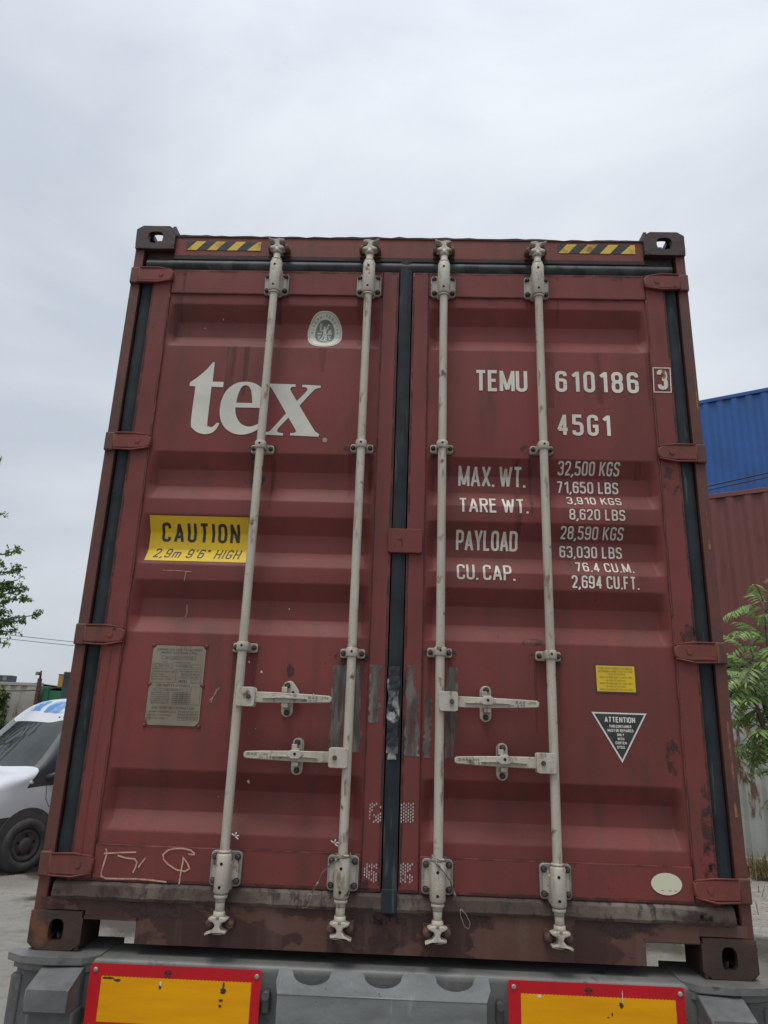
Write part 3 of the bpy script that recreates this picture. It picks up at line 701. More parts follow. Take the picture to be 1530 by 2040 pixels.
    if x < -.3:   # this latch flap is swung aside
        mt = Matrix.Translation((kx + .006, 0, hz + .046)) @ Matrix.Rotation(R_(-38), 4, 'Y') @ Matrix.Translation((-kx, 0, -hz - .046))
        fl = rrect(kx - .018, kx + .018, hz - .002, hz + .062, .016); fl = [tuple((mt @ Vector((a, 0, b)))[i] for i in (0, 2)) for a, b in fl]
        mb.prism(fl, -.030, -.014, .003); hxx, hzz = kx + .022, hz + .022
    else:
        mb.prism(rrect(kx - .017, kx + .017, hz + .004, hz + .060, .014), -.030, -.014, .003)
        hx6 = [(kx + .030 * math.cos(a), hz + .006 + .017 * math.sin(a)) for a in [k * math.pi / 3 for k in range(6)]]
        mb.prism(hx6, -.090, -.074, .003); mb.prism(rrect(kx - .012, kx + .012, hz + .006, hz + .026, .004), -.080, -.024); hxx, hzz = kx, hz + .008
    mb.mi = 1
    bolt(mb, kx, -.030, hz + .046, .0095); bolt(mb, kx, -.012, hz - .050, .009)
    mb.mi = 2; mb.cyl((hxx, -.085, hzz), (hxx, -.0915, hzz), .005, .005, 10) if x > -.3 else mb.cyl((hxx, -.03, hzz), (hxx, -.031, hzz), .005, .005, 10)
    cp(mb, 'handle_keeper', [M['bar'], M['bolt'], M['hole']], D)
    return P
locking_bar(-.566, DL, 2.010, -.226, -.394, (2.990, 2.190), 1)
locking_bar(-.161, DL, 1.812, -.527, -.344, (3.003, 2.180), -1)
locking_bar(.163, DR, 2.016, .517, .333, (3.008, 2.193), 1)
locking_bar(.565, DR, 1.818, .217, .390, (3.012, 2.192), -1)
# central anti-theft lock plate over the joint
mb = MB(); mb.prism(rrect(-.042, .092, 2.571, 2.668, .010), -.024, -.008, .003); mb.box(-.040, -.034, -.0255, -.022, 2.575, 2.665); mb.tube([(-.005, -.025, 2.625), (.012, -.025, 2.625), (.012, -.025, 2.60)], .0012, 5)
cp(mb, 'lock_plate', M['red'], DR)

# ------------------------------------------------------------------ lettering and stickers on the doors
OFF = .0016
def letters(D, items, name='lettering', m='letter', label=None):
    mb = MB()
    for it in items:
        k = dict(wt=.155, track=.12); k.update(it[5] if len(it) > 5 else {})
        add_text(mb, *it[:5], **k)
    drape(mb, OFF); return cp(mb, name, M[m], D, label)
letters(DR, [('TEMU', .302, .517, 3.278, 3.376, dict(track=.09, wt=.15))], label='container owner code')
letters(DR, [('610186', .637, .977, 3.281, 3.378, dict(track=.26, wt=.155))], label='container serial number')
mb = MB(); add_text(mb, '3', 1.058, 1.094, 3.296, 3.388, wt=.18); mb.mi = 1
lines(mb, [(1.041, 3.396), (1.111, 3.396), (1.107, 3.285), (1.037, 3.285)], .004, -.0002, True)
drape(mb, OFF); cp(mb, 'lettering', [M['letterrust'], M['letter']], DR, 'boxed check digit, rust stained')
letters(DR, [('45G1', .636, .850, 3.086, 3.180, dict(track=.24, wt=.15))], label='size and type code')
lk = dict(wt=.13, track=.12, space=.24)
for t, x0, x1, zb, zt in (('MAX. WT.', .236, .506, 2.873, 2.952), ('TARE WT.', .236, .509, 2.749, 2.816), ('PAYLOAD', .228, .468, 2.604, 2.681), ('CU. CAP.', .228, .452, 2.477, 2.542)):
    letters(DR, [(t, x0, x1, zb, zt, lk)])
lk = dict(wt=.135, track=.16, space=.34)
for t, x0, x1, zb, zt in (('32,500 KGS', .637, .883, 2.926, 2.976), ('71,650 LBS', .635, .880, 2.853, 2.903), ('3,910 KGS', .667, .883, 2.797, 2.834), ('8,620 LBS', .670, .887, 2.728, 2.773),
                          ('28,590 KGS', .637, .882, 2.657, 2.703), ('63,030 LBS', .635, .878, 2.585, 2.632), ('76.4 CU.M.', .690, .912, 2.523, 2.565), ('2,694 CU.FT.', .668, .922, 2.455, 2.505)):
    letters(DR, [(t, x0, x1, zb, zt, lk)])
# logo: outlines of the three serif letters (metres on the door)
def bez(pts):   # closed smooth-ish outline: (x, z) with optional 's' = smooth control handled by Catmull-Rom
    out = []; n = len(pts)
    for i in range(n):
        p1 = Vector(pts[i][:2]); p2 = Vector(pts[(i + 1) % n][:2])
        s1 = len(pts[i]) > 2; s2 = len(pts[(i + 1) % n]) > 2
        out.append(p1)
        if s1 or s2:
            p0 = Vector(pts[i - 1][:2]); p3 = Vector(pts[(i + 2) % n][:2])
            t1 = (p2 - p0) * .5 if s1 else (p2 - p1); t2 = (p3 - p1) * .5 if s2 else (p2 - p1)
            for k in range(1, 6):
                t = k / 6; out.append((2 * t ** 3 - 3 * t * t + 1) * p1 + (t ** 3 - 2 * t * t + t) * t1 + (-2 * t ** 3 + 3 * t * t) * p2 + (t ** 3 - t * t) * t2)
    return out
LOGO_T = [(-0.8138, 3.3903), (-0.8063, 3.3891), (-0.8061, 3.2983), (-0.759, 3.298), (-0.759, 3.2731), (-0.8085, 3.2748), (-0.8091, 3.1089, 's'), (-0.8028, 3.0941, 's'), (-0.7913, 3.09, 's'), (-0.7793, 3.0976, 's'), (-0.7702, 3.1106), (-0.7588, 3.1079), (-0.7646, 3.0906, 's'), (-0.7804, 3.0689, 's'), (-0.8071, 3.0585, 's'), (-0.8393, 3.0629, 's'), (-0.865, 3.0798, 's'), (-0.8781, 3.1117, 's'), (-0.877, 3.2742), (-0.902, 3.2764), (-0.9022, 3.2928), (-0.8746, 3.3157, 's'), (-0.8415, 3.35, 's'), (-0.8237, 3.3751, 's')]
LOGO_E = [(-0.5635, 3.1812), (-0.6987, 3.1814), (-0.695, 3.1545, 's'), (-0.6847, 3.1289, 's'), (-0.6647, 3.1057, 's'), (-0.636, 3.0956, 's'), (-0.6126, 3.1013, 's'), (-0.5918, 3.1137, 's'), (-0.5716, 3.1335), (-0.5632, 3.1281), (-0.5809, 3.1011, 's'), (-0.6066, 3.0771, 's'), (-0.6371, 3.0636, 's'), (-0.6644, 3.0592, 's'), (-0.6966, 3.0644, 's'), (-0.7303, 3.085, 's'), (-0.7527, 3.1188, 's'), (-0.7625, 3.1617, 's'), (-0.7604, 3.2097, 's'), (-0.743, 3.2584, 's'), (-0.7096, 3.2901, 's'), (-0.6701, 3.3007, 's'), (-0.6291, 3.2949, 's'), (-0.5949, 3.2726, 's'), (-0.5738, 3.2356, 's'), (-0.5642, 3.2008, 's')]
LOGO_EH = [(-0.6967, 3.2032), (-0.6293, 3.2025), (-0.6324, 3.2299, 's'), (-0.6391, 3.2606, 's'), (-0.6499, 3.2789, 's'), (-0.6646, 3.2844, 's'), (-0.6799, 3.2752, 's'), (-0.6898, 3.2507, 's'), (-0.6946, 3.2242, 's')]
LOGO_X = [(-0.5643, 3.294), (-0.4525, 3.2928), (-0.4526, 3.2813), (-0.4666, 3.281, 's'), (-0.4733, 3.2729, 's'), (-0.47, 3.2597, 's'), (-0.4429, 3.2156), (-0.4069, 3.2589, 's'), (-0.4017, 3.2722, 's'), (-0.4094, 3.28, 's'), (-0.4248, 3.281), (-0.4231, 3.292), (-0.3465, 3.2888), (-0.3475, 3.279), (-0.3617, 3.2752, 's'), (-0.3771, 3.2639, 's'), (-0.4303, 3.195), (-0.3645, 3.0898, 's'), (-0.3519, 3.0765, 's'), (-0.3408, 3.0682), (-0.3425, 3.0572), (-0.4608, 3.0608), (-0.4599, 3.0706), (-0.4442, 3.0722, 's'), (-0.4368, 3.0788, 's'), (-0.4414, 3.0893, 's'), (-0.4727, 3.1404), (-0.5108, 3.092, 's'), (-0.515, 3.0792, 's'), (-0.5074, 3.0721, 's'), (-0.4898, 3.0699), (-0.4906, 3.0589), (-0.5618, 3.0615), (-0.5619, 3.0726), (-0.5492, 3.0763, 's'), (-0.5382, 3.0872, 's'), (-0.484, 3.1591), (-0.5411, 3.2538, 's'), (-0.5525, 3.2712, 's'), (-0.5593, 3.2808, 's'), (-0.5667, 3.2833)]
REG = (-0.3158, 3.0434)
def fill(mb, outline, hole=None, y=0.0):
    from mathutils.geometry import tessellate_polygon
    loops = [[Vector((p[0], p[1], 0)) for p in outline]] + ([[Vector((p[0], p[1], 0)) for p in hole]] if hole else [])
    flat = [v for l in loops for v in l]
    vs = [mb.bm.verts.new((v.x, y, v.y)) for v in flat]
    for t in tessellate_polygon(loops):
        try: f = mb.bm.faces.new([vs[i] for i in t]); f.material_index = mb.mi
        except ValueError: pass
    bmesh.ops.recalc_face_normals(mb.bm, faces=mb.bm.faces)
mb = MB(); fill(mb, bez(LOGO_T)); fill(mb, bez(LOGO_E), bez(LOGO_EH)); fill(mb, bez(LOGO_X))
cx, cz = REG
for rr_ in (.0085,): lines(mb, [(cx + rr_ * math.cos(a), cz + rr_ * math.sin(a)) for a in [k * math.pi / 8 for k in range(16)]], .0018, 0, True)
add_text(mb, 'R', cx - .0036, cx + .0038, cz - .005, cz + .005, wt=.2)
drape(mb, OFF); cp(mb, 'logo', M['logo'], DL, 'large pale serif letters t e x')
# caution sticker
def sheet(mb, pts, y=0.0): mb.poly([(a, y, b) for a, b in pts])
mb = MB(); sheet(mb, [(-1.001, 2.705), (-.602, 2.705), (-.600, 2.522), (-1.001, 2.522)]); mb.mi = 1
add_text(mb, 'CAUTION', -.953, -.640, 2.607, 2.681, -.0008, wt=.15, track=.26)
add_text(mb, "2,9m 9'6\" HIGH", -.975, -.632, 2.537, 2.579, -.0008, wt=.13, track=.2, space=.42, slant=.2)
drape(mb, OFF); cp(mb, 'sticker', [M['yellow'], M['black']], DL, 'yellow caution height sticker')
# hazard stripes on the header
for s, x0, x1, zb, zt in ((-1, -.993, -.656, 3.950, 3.996), (1, .668, 1.008, 3.958, 4.004)):
    mb = MB(); mb.poly([(x0, -.0015, zb), (x1, -.0015, zb), (x1, -.0015, zt), (x0, -.0015, zt)]); mb.mi = 1
    p = (x1 - x0) / 3.72; lean = .040
    for k in range(4):
        a = x0 + .004 + k * p if s < 0 else x0 + .002 + k * p
        q = [(a, zb), (a + p * .48, zb), (a + p * .48 + lean, zt), (a + lean, zt)]
        q = [(min(u, x1), v) for u, v in q]
        if k == 3: q = [(a, zb), (x1, zb), (x1, zt), (min(a + lean + .006, x1 - .002), zt)]
        mb.poly([(u, -.0022, v) for u, v in q])
    cp(mb, 'hazard_stripe', [M['blacksticker'], M['yellowworn']])
# round classification emblem
mb = MB()
ex, ez = -.349, 3.5665
def egg(rx, rz, n=32, sq=2.5, tp=.10):
    o = []
    for k in range(n):
        a = 2 * math.pi * k / n; c, s_ = math.cos(a), math.sin(a); q = (abs(c) ** sq + abs(s_) ** sq) ** (1 / sq)
        zz = s_ / q; o.append((ex + rx * c / q * (1 - tp * max(zz, 0) - .0), ez + rz * zz))
    return o
fill(mb, egg(.0755, .0895)); mb.mi = 1; lines(mb, egg(.0690, .0825), .0016, -.0006, True)
fill(mb, egg(.0425, .0580), None, -.0006); mb.mi = 1
for k, ch in enumerate('BUREAU VERITAS'):
    if ch == ' ': continue
    a = R_(182 - k * 184 / 13); rx, rz = .0555, .070
    c0 = Vector((ex + rx * math.cos(a), ez + .002 + rz * math.sin(a)))
    tdir = Vector((math.sin(a), -math.cos(a) * 1.0)).normalized(); nd = Vector((-tdir.y, tdir.x))
    for li, q in text_quads(ch, -.0038, .0038, -.0055, .0055, wt=.16):
        mb.poly([((c0 + tdir * u + nd * v).x, -.0006 - li * .0001, (c0 + tdir * u + nd * v).y) for u, v in q])
mb.mi = 0   # small allegorical figure: head, body, raised arm, legs, torch, column blocks
def stk(pts, w): lines(mb, [(ex + a, ez + b) for a, b in pts], w, -.0012)
stk([(-.002, .030), (-.002, .024)], .008); stk([(-.001, .022), (-.001, -.008)], .013); stk([(.004, .017), (.011, .020), (.010, .034)], .004); stk([(.012, .036), (.017, .040)], .006)
stk([(-.006, .014), (-.016, .009), (-.023, .017)], .004); stk([(-.020, .018), (-.019, .044)], .004); stk([(-.021, .030), (-.018, .044)], .009)
stk([(-.003, -.008), (-.012, -.030), (-.020, -.041)], .006); stk([(.000, -.008), (.002, -.024), (.000, -.040)], .006); stk([(.006, -.006), (.008, -.032)], .006)
stk([(-.032, -.004), (-.014, -.004)], .007); stk([(.010, -.005), (.030, -.005)], .007); stk([(-.029, -.014), (-.026, -.030)], .005); stk([(-.020, -.014), (-.026, -.028)], .004)
stk([(.014, .004), (.028, .004)], .008); stk([(.020, .014), (.026, .006)], .007); stk([(.014, -.014), (.024, -.036)], .005); stk([(.022, -.014), (.026, -.022)], .004)
stk([(-.028, -.048), (.026, -.048)], .003); stk([(-.012, -.042), (.012, -.042)], .004)
drape(mb, OFF); cp(mb, 'emblem_sticker', [M['logo'], M['emblemgrey']], DL, 'pale egg-shaped classification emblem with a figure')
# riveted data plate
mb = MB(); X0, X1, Z0, Z1 = -.917, -.716, 1.901, 2.191; n_ = .014; zm = 2.047
pl = [(X0 + n_, Z1), (X1 - n_, Z1), (X1, Z1 - n_), (X1, zm + n_ * .7), (X1 - n_ * .8, zm), (X1, zm - n_ * .7), (X1, Z0 + n_), (X1 - n_, Z0), (X0 + n_, Z0), (X0, Z0 + n_), (X0, zm - n_ * .7), (X0 + n_ * .8, zm), (X0, zm + n_ * .7), (X0, Z1 - n_)]
mb.prism(pl, -.0045, -.001, 0); mb.mi = 2
lines(mb, [(X0 - .004, Z1 + .006), (X1 + .004, Z1 + .006), (X1 + .004, Z0 - .004), (X0 - .004, Z0 - .004)], .006, -.001, True)
for a in (X0, X1):
    for b in (Z0, zm, Z1): mb.lathe([(0, .0075), (.004, .007), (.006, .003)], (a, -.001, b), (a, -.02, b), 10)
mb.mi = 1; yy = -.0051
def et(t, u0, u1, v0, v1, **k): add_text(mb, t, X0 + u0 * .201, X0 + u1 * .201, Z1 - v1 * .290, Z1 - v0 * .290, yy, **dict(dict(wt=.13), **k))
def eb(u0, u1, v0, v1): lines(mb, [(X0 + u0 * .201, Z1 - v0 * .29), (X0 + u1 * .201, Z1 - v0 * .29), (X0 + u1 * .201, Z1 - v1 * .29), (X0 + u0 * .201, Z1 - v1 * .29)], .0008, yy, True)
et('APPROVED FOR TRANSPORT', .08, .94, .040, .066); et('UNDER CUSTOMS SEAL', .15, .85, .078, .104)
eb(.18, .82, .135, .175); et('GB/C 8794 01/2013', .24, .76, .145, .166)
et('TYPE', .20, .30, .205, .220); et('MANUFACTURERS', .46, .74, .208, .222); eb(.07, .40, .237, .277); et('CX41-252', .14, .33, .247, .266)
et('NUMBER', .46, .60, .250, .264); eb(.60, .93, .237, .277); et('0252 A 10', .62, .76, .248, .266)
eb(.03, .48, .300, .470); et('TRANS OCEAN REGIONAL CORP', .05, .46, .325, .340); et('SUITE 4 HAWK', .05, .24, .362, .375); et('10 SUN LU AND ROAD', .05, .36, .392, .405); et('NORTH WEST REGION', .05, .40, .424, .437)
eb(.51, .96, .300, .470); et('CORTEN CONTAINER TRAWLER', .54, .94, .318, .333); eb(.58, .92, .350, .376); et('SEC LCON UK BSAFE', .59, .90, .356, .369); eb(.54, .96, .393, .418); et('PROV C 1841 81', .58, .90, .398, .412); et('CORTEN A', .54, .70, .434, .462); eb(.76, .96, .438, .462)
et('CSC SAFETY APPROVAL', .14, .78, .492, .520); eb(.10, .78, .545, .572); et('F/BV/10726/12', .30, .62, .550, .567); eb(.80, .97, .515, .740)
for i, t in enumerate(('DATE MANUFACTURED', 'IDENTIFICATION NO.', 'MAX GROSS WEIGHT', 'ALLOWABLE STACKING', 'RACKING TEST LOAD', 'TRANSVERSE RACKING FORCE')):
    v = .592 + i * .0255; et(t, .06, .40, v, v + .014); eb(.46, .78, v - .004, v + .019); et('1 02 2013 KGS', .49, .75, v, v + .014)
et('ONE DOOR OFF OPERATION', .10, .88, .770, .796)
for i, t in enumerate(('ALLOWABLE STACKING WEIGHT FOR 1.8G', 'RACKING TEST LOAD VALUE', 'RACKING FORCE')):
    v = .826 + i * .04; et(t, .06, .56 - i * .1, v, v + .015); eb(.60, .97, v - .006, v + .026); et('15 240 KGS 33 6 LBS', .62, .95, v, v + .015)
cp(mb, 'data_plate', [M['plate'], M['engrave'], M['red']], DL, 'brown metal data plate')
# small yellow stacking sticker
mb = MB(); sheet(mb, [(.737, 2.171), (.888, 2.171), (.890, 2.068), (.738, 2.068)]); mb.mi = 1
sheet(mb, [(.742, 2.166), (.883, 2.166), (.884, 2.073), (.743, 2.073)], -.0005); mb.mi = 2
for i, (t, u0, u1) in enumerate((('THIS CONTAINER HAS BEEN', .05, .93), ('DESIGNED AND TESTED FOR', .05, .94), ('7 HIGH STACKING', .25, .74), ('MGW 32,500 KGS (71,650 LBS)', .08, .92), ('8 HIGH STACKING', .25, .74), ('MGW 30,480 KGS (67,200 LBS)', .08, .92), ('9 HIGH STACKING', .25, .74), ('MGW 24,000 KGS (52,910 LBS)', .08, .92))):
    v = .06 + i * .118; hh = .075 if i < 2 else .06
    add_text(mb, t, .743 + u0 * .141, .743 + u1 * .141, 2.166 - (v + hh) * .093, 2.166 - v * .093, -.001, wt=.13)
drape(mb, OFF + .0004); cp(mb, 'sticker', [M['engrave'], M['yellow'], M['ochre']], DR, 'small yellow stacking sticker with dark border')
# black triangle
mb = MB(); sheet(mb, [(.718, 1.999), (.917, 1.999), (.8195, 1.826)]); mb.mi = 1; sheet(mb, [(.7285, 1.9935), (.9070, 1.9935), (.8195, 1.8385)], -.0006); mb.mi = 0
c = .8185
for t, w, z1, h in (('ATTENTION', .110, 1.984, .0200), ('THIS CONTAINER', .080, 1.9560, .0100), ('MUST BE REPAIRED', .092, 1.9415, .0100), ('ONLY', .024, 1.9265, .0095), ('WITH', .024, 1.9125, .0095), ('CORTEN', .040, 1.8985, .0095), ('STEEL', .030, 1.8840, .0095)):
    add_text(mb, t, c - w / 2, c + w / 2, z1 - h, z1, -.0012, wt=.19 if h > .015 else .2, track=.10, space=.2)
drape(mb, OFF); cp(mb, 'sticker', [M['white'], M['blacksticker']], DR, 'black triangular attention sticker')
# blank oval
mb = MB(); fill(mb, [(.942 + .052 * math.cos(a), 1.4405 + .0345 * math.sin(a)) for a in [k * math.pi / 20 for k in range(40)]]); mb.mi = 1
for u in (-.02, .005, .024): lines(mb, [(.942 + u, 1.4205), (.942 + u + .010, 1.4200)], .0012, -.0005)
drape(mb, OFF + .0003); cp(mb, 'sticker', [M['cream'], M['black']], DR, 'blank cream oval sticker')
# chalk scribble on the bottom rail of the left door
CHALK = [[(-0.9956, 1.4811), (-0.9904, 1.4652), (-0.9971, 1.4301), (-1.0013, 1.4061), (-0.9994, 1.3929), (-0.982, 1.3872), (-0.8705, 1.3897), (-0.8174, 1.3874), (-0.77, 1.3839)], [(-1.0006, 1.4659), (-0.9465, 1.4705), (-0.8876, 1.4742)], [(-0.9512, 1.4612), (-0.9205, 1.4543), (-0.8907, 1.4527), (-0.8804, 1.4424), (-0.8841, 1.4252), (-0.8908, 1.409)], [(-0.8527, 1.4567), (-0.8654, 1.4402), (-0.8741, 1.4256)], [(-0.6803, 1.4736), (-0.704, 1.4744)], [(-0.6806, 1.4763), (-0.6966, 1.4875), (-0.7237, 1.492), (-0.7532, 1.4909), (-0.7762, 1.4847), (-0.7922, 1.4696), (-0.7873, 1.4537), (-0.7709, 1.4399), (-0.7395, 1.4236), (-0.7097, 1.4199), (-0.6942, 1.4289), (-0.7038, 1.4461), (-0.7204, 1.4631), (-0.7199, 1.4482), (-0.7236, 1.4135), (-0.7254, 1.3782)]]
SCRATCH = [[(-0.919, 2.481), (-0.865, 2.481), (-0.803, 2.478)], [(-0.827, 2.478), (-0.831, 2.44)], [(-0.823, 2.357), (-0.819, 2.322), (-0.825, 2.307)], [(-0.653, 2.042), (-0.673, 2.009), (-0.688, 1.992)], [(-0.662, 2.038), (-0.68, 1.987)]]
for s_ in SCRATCH: mb = MB(); lines(mb, s_, .0022); drape(mb, OFF); cp(mb, 'scratch', M['chalk'], DL)
mb = MB()
for k, s_ in enumerate(CHALK): lines(mb, s_, .0052, -k * .0003)
drape(mb, OFF); cp(mb, 'chalk_mark', M['chalk'], DL)
# glue residue left by old labels
for D, x0, x1, z0, z1 in ((DL, -.235, -.178, 1.800, 2.138), (DL, -.176, -.118, 1.830, 2.143), (DL, -.094, -.050, 1.935, 2.142), (DR, .040, .094, 1.824, 2.146), (DR, .108, .138, 1.820, 2.05), (DR, .186, .230, 1.820, 2.143)):
    mb = MB(); rng = random.Random(int(x0 * 1000)); nn = 22; L1 = []; L2 = []
    for k in range(nn + 1):
        z = z0 + (z1 - z0) * k / nn; L1.append((x0 + rng.uniform(-.003, .007), z)); L2.append((x1 + rng.uniform(-.012, .004), z))
    for k in range(nn): mb.poly([(L1[k][0], 0, L1[k][1]), (L2[k][0], 0, L2[k][1]), (L2[k + 1][0], 0, L2[k + 1][1]), (L1[k + 1][0], 0, L1[k + 1][1])])
    drape(mb, .0012); cp(mb, 'label_residue', M['residue'], D)
mb = MB()
rng = random.Random(5); prev = None
for k in range(19):
    z = 1.830 + .31 * k / 18; w = .021 + rng.uniform(-.004, .003)
    row = [mb.bm.verts.new((-.004 + u * w, -.0185 + rng.uniform(-.003, .001) - .002 * abs(u), z + rng.uniform(-.004, .004))) for u in (-1, -.3, .3, 1)]
    if prev:
        for i in range(3): mb.bm.faces.new([prev[i], prev[i + 1], row[i + 1], row[i]])
    prev = row
mb.poly([(-.020, -.0175, 1.81), (.012, -.017, 1.81), (.010, -.019, 1.835), (-.018, -.019, 1.832)])
cp(mb, 'torn_tape', M['silver'], DR)
# frayed reflective tape squares
for D, x0, x1, z0, z1, keep in ((DL, -.080, -.035, 1.596, 1.666, .55), (DR, .031, .080, 1.600, 1.670, 1.0), (DL, -.091, -.043, 1.407, 1.469, .85), (DR, .034, .081, 1.410, 1.475, .62)):
    mb = MB(); rng = random.Random(int(z0 * 1000 + x0 * 100))
    for cc in range(6):
        for rw in range(6):
            u = (cc + .5) / 6; v = (rw + .5 + .5 * (cc % 2)) / 6.5
            if rng.random() > keep or (keep == .85 and u + (1 - v) * -1 < -.55): continue
            xx = x0 + (x1 - x0) * u; zz = z0 + (z1 - z0) * v; a = .0021; b = .0034
            mb.poly([(xx - a, 0, zz - b), (xx + a, 0, zz - b), (xx + a, 0, zz + b), (xx - a, 0, zz + b)])
    drape(mb, .0012); cp(mb, 'reflective_tape', M['tapewhite'], D)
# stains and drips of their own shape
def blob(mb, cx, cz, rx, rz, rng, n=26):
    fill(mb, [(cx + rx * math.cos(a) * rng.uniform(.75, 1.1), cz + rz * math.sin(a) * rng.uniform(.7, 1.1)) for a in [k * 2 * math.pi / n for k in range(n)]])
rng = random.Random(11)
for D, lst in ((DL, ((-.392, 2.115, .016, .030), (-.085, 1.40, .03, .02), (-.60, 2.88, .05, .03), (-.12, 2.17, .02, .03))), (DR, ((.512, 2.245, .045, .016), (1.075, 2.90, .035, .06), (1.090, 2.29, .03, .04), (.13, 3.00, .02, .03), (1.097, 1.62, .022, .15), (.51, 3.02, .03, .02), (1.09, 1.50, .03, .06), (1.0, 1.85, .025, .08)))):
    for q in lst:
        mb = MB(); blob(mb, *q, rng); drape(mb, .0011); cp(mb, 'oil_stain', M['stain'], D)
mb = MB(); z = 2.17; x_ = -1.075; pts = []
while z > 1.40: pts.append((x_, z)); z -= .04; x_ += rng.uniform(-.003, .0025)
lines(mb, pts, .006); drape(mb, .0011); cp(mb, 'rust_drip', M['drip'], DL)
mb = MB()
for k in range(46):
    x_ = rng.uniform(-.98, .98); z = rng.choice((rng.uniform(1.39, 1.49), rng.uniform(1.5, 2.4)))
    if abs(x_) < .11: continue
    a = rng.uniform(.0008, .0018); l_ = rng.uniform(.002, .008)
    mb.poly([(x_ - a, 0, z), (x_ + a, 0, z), (x_ + a, 0, z + l_), (x_ - a, 0, z + l_)])
drape(mb, .001); cp(mb, 'paint_chips', M['stain'], DL)
rng = random.Random(31)
for q in ((.0, 1.268, .085, .060), (-.05, 1.30, .10, .022), (.33, 1.30, .06, .022), (-.55, 1.31, .10, .018), (.80, 1.30, .12, .030), (-.80, 1.30, .16, .03)):
    mb = MB(); blob(mb, *q, rng, 40)
    for v in mb.bm.verts: v.co.y = -.0142; v.co.z = max(1.195, min(1.318, v.co.z))
    cp(mb, 'oil_stain', M['stain'])
for q in ((1.10, 1.335, .07, .03), (-1.10, 1.335, .07, .03), (1.03, 1.345, .06, .02), (-.98, 1.35, .10, .02)):
    mb = MB(); blob(mb, *q, rng, 30)
    for v in mb.bm.verts: v.co.y = -.0262; v.co.z = max(1.323, min(1.372, v.co.z)); v.co.x = max(-1.17, min(1.17, v.co.x))
    cp(mb, 'oil_stain', M['stain'])
for s_, D in ((-1, DL), (1, DR)):      # dirt gathered along the seams between pressed panel, rails and members
    for (ax, az, bx_, bz_, w) in ((PX0 - .001, 1.42, PX0 - .001, 3.80, .006), (PX1 + .002, 1.44, PX1 + .002, 3.78, .006), (.125, PZ1 + .0015, 1.03, PZ1 + .0015, .005), (.125, PZ0 - .0015, 1.03, PZ0 - .0015, .004), (.036, 1.385, 1.11, 1.385, .010), (.036, 3.838, 1.11, 3.838, .009), (1.113, 1.44, 1.113, 3.80, .008), (.036, 1.40, .036, 3.82, .008)):
        mb = MB(); n_ = 40; pts = [(s_ * (ax + (bx_ - ax) * k / n_ + (rng.uniform(-.0012, .0012) if ax == bx_ else 0)), az + (bz_ - az) * k / n_ + (rng.uniform(-.0012, .0012) if az == bz_ else 0)) for k in range(n_ + 1)]
        q_ = ribbon([Vector(p) for p in pts], False, w)
        for f_ in q_: mb.poly([(a[0], -.0091, a[1]) for a in f_])
        cp(mb, 'seam_dirt', M['seam'], D)
    if s_ > 0:
        for x0, x1, z0, z1 in ((1.197, 1.208, 1.66, 1.98), (1.198, 1.206, 2.62, 2.78), (1.206, 1.213, 3.2, 3.36)):
            mb = MB(); mb.poly([(x0, -.0068, z0), (x1, -.0068, z0), (x1 - .002, -.0068, z1), (x0 + .003, -.0068, z1)]); cp(mb, 'rust_streak', M['streak'])
    for x_, zs in (((-.566, (2.990, 2.190)), (-.161, (3.003, 2.180))) if s_ < 0 else ((.163, (3.008, 2.193)), (.565, (3.012, 2.192)))):
        for zc in zs:
            for a_ in (-1, 1):
                cx_ = x_ + a_ * rng.uniform(.030, .046)
                mb = MB(); blob(mb, cx_, zc + rng.uniform(-.02, .015), rng.uniform(.018, .032), rng.uniform(.016, .030), rng, 22); drape(mb, .0011); cp(mb, 'grime_patch', M['stain'], D)
                ln = rng.uniform(.10, .30); w0 = rng.uniform(.006, .014)
                mb = MB(); mb.poly([(cx_ - w0, 0, zc - .01), (cx_ + w0, 0, zc - .01), (cx_ + w0 * .5, 0, zc - ln), (cx_ - w0 * .5, 0, zc - ln)]); drape(mb, .0013); cp(mb, 'dirt_run', M['run'], D)
    for k in range(9):
        cx_ = s_ * rng.uniform(.13, 1.08); z1_ = rng.choice((3.83, 3.83, 2.98, 3.47)); ln = rng.uniform(.06, .34); w0 = rng.uniform(.006, .026)
        mb = MB(); mb.poly([(cx_ - w0, 0, z1_), (cx_ + w0, 0, z1_), (cx_ + w0 * .6, 0, z1_ - ln), (cx_ - w0 * .6, 0, z1_ - ln)]); drape(mb, .0009); cp(mb, 'dirt_run', M['run'], D)
for u, v, w in ((-.52, 1.716, .008), (-.50, 2.105, .006), (-.55, 2.14, .005), (-.30, 2.03, .003), (-.42, 2.35, .003), (-.88, 3.58, .003), (-.80, 3.62, .003), (-.30, 2.00, .002), (-.505, 1.90, .002), (-.63, 1.66, .002)):
    mb = MB(); fill(mb, [(u + w * .7 * math.cos(t) * rng.uniform(.5, 1.2), v + w * math.sin(t) * rng.uniform(.5, 1.2)) for t in [k * math.pi / 5 for k in range(10)]]); drape(mb, .0014); cp(mb, 'white_speck', M['logo'], DL)
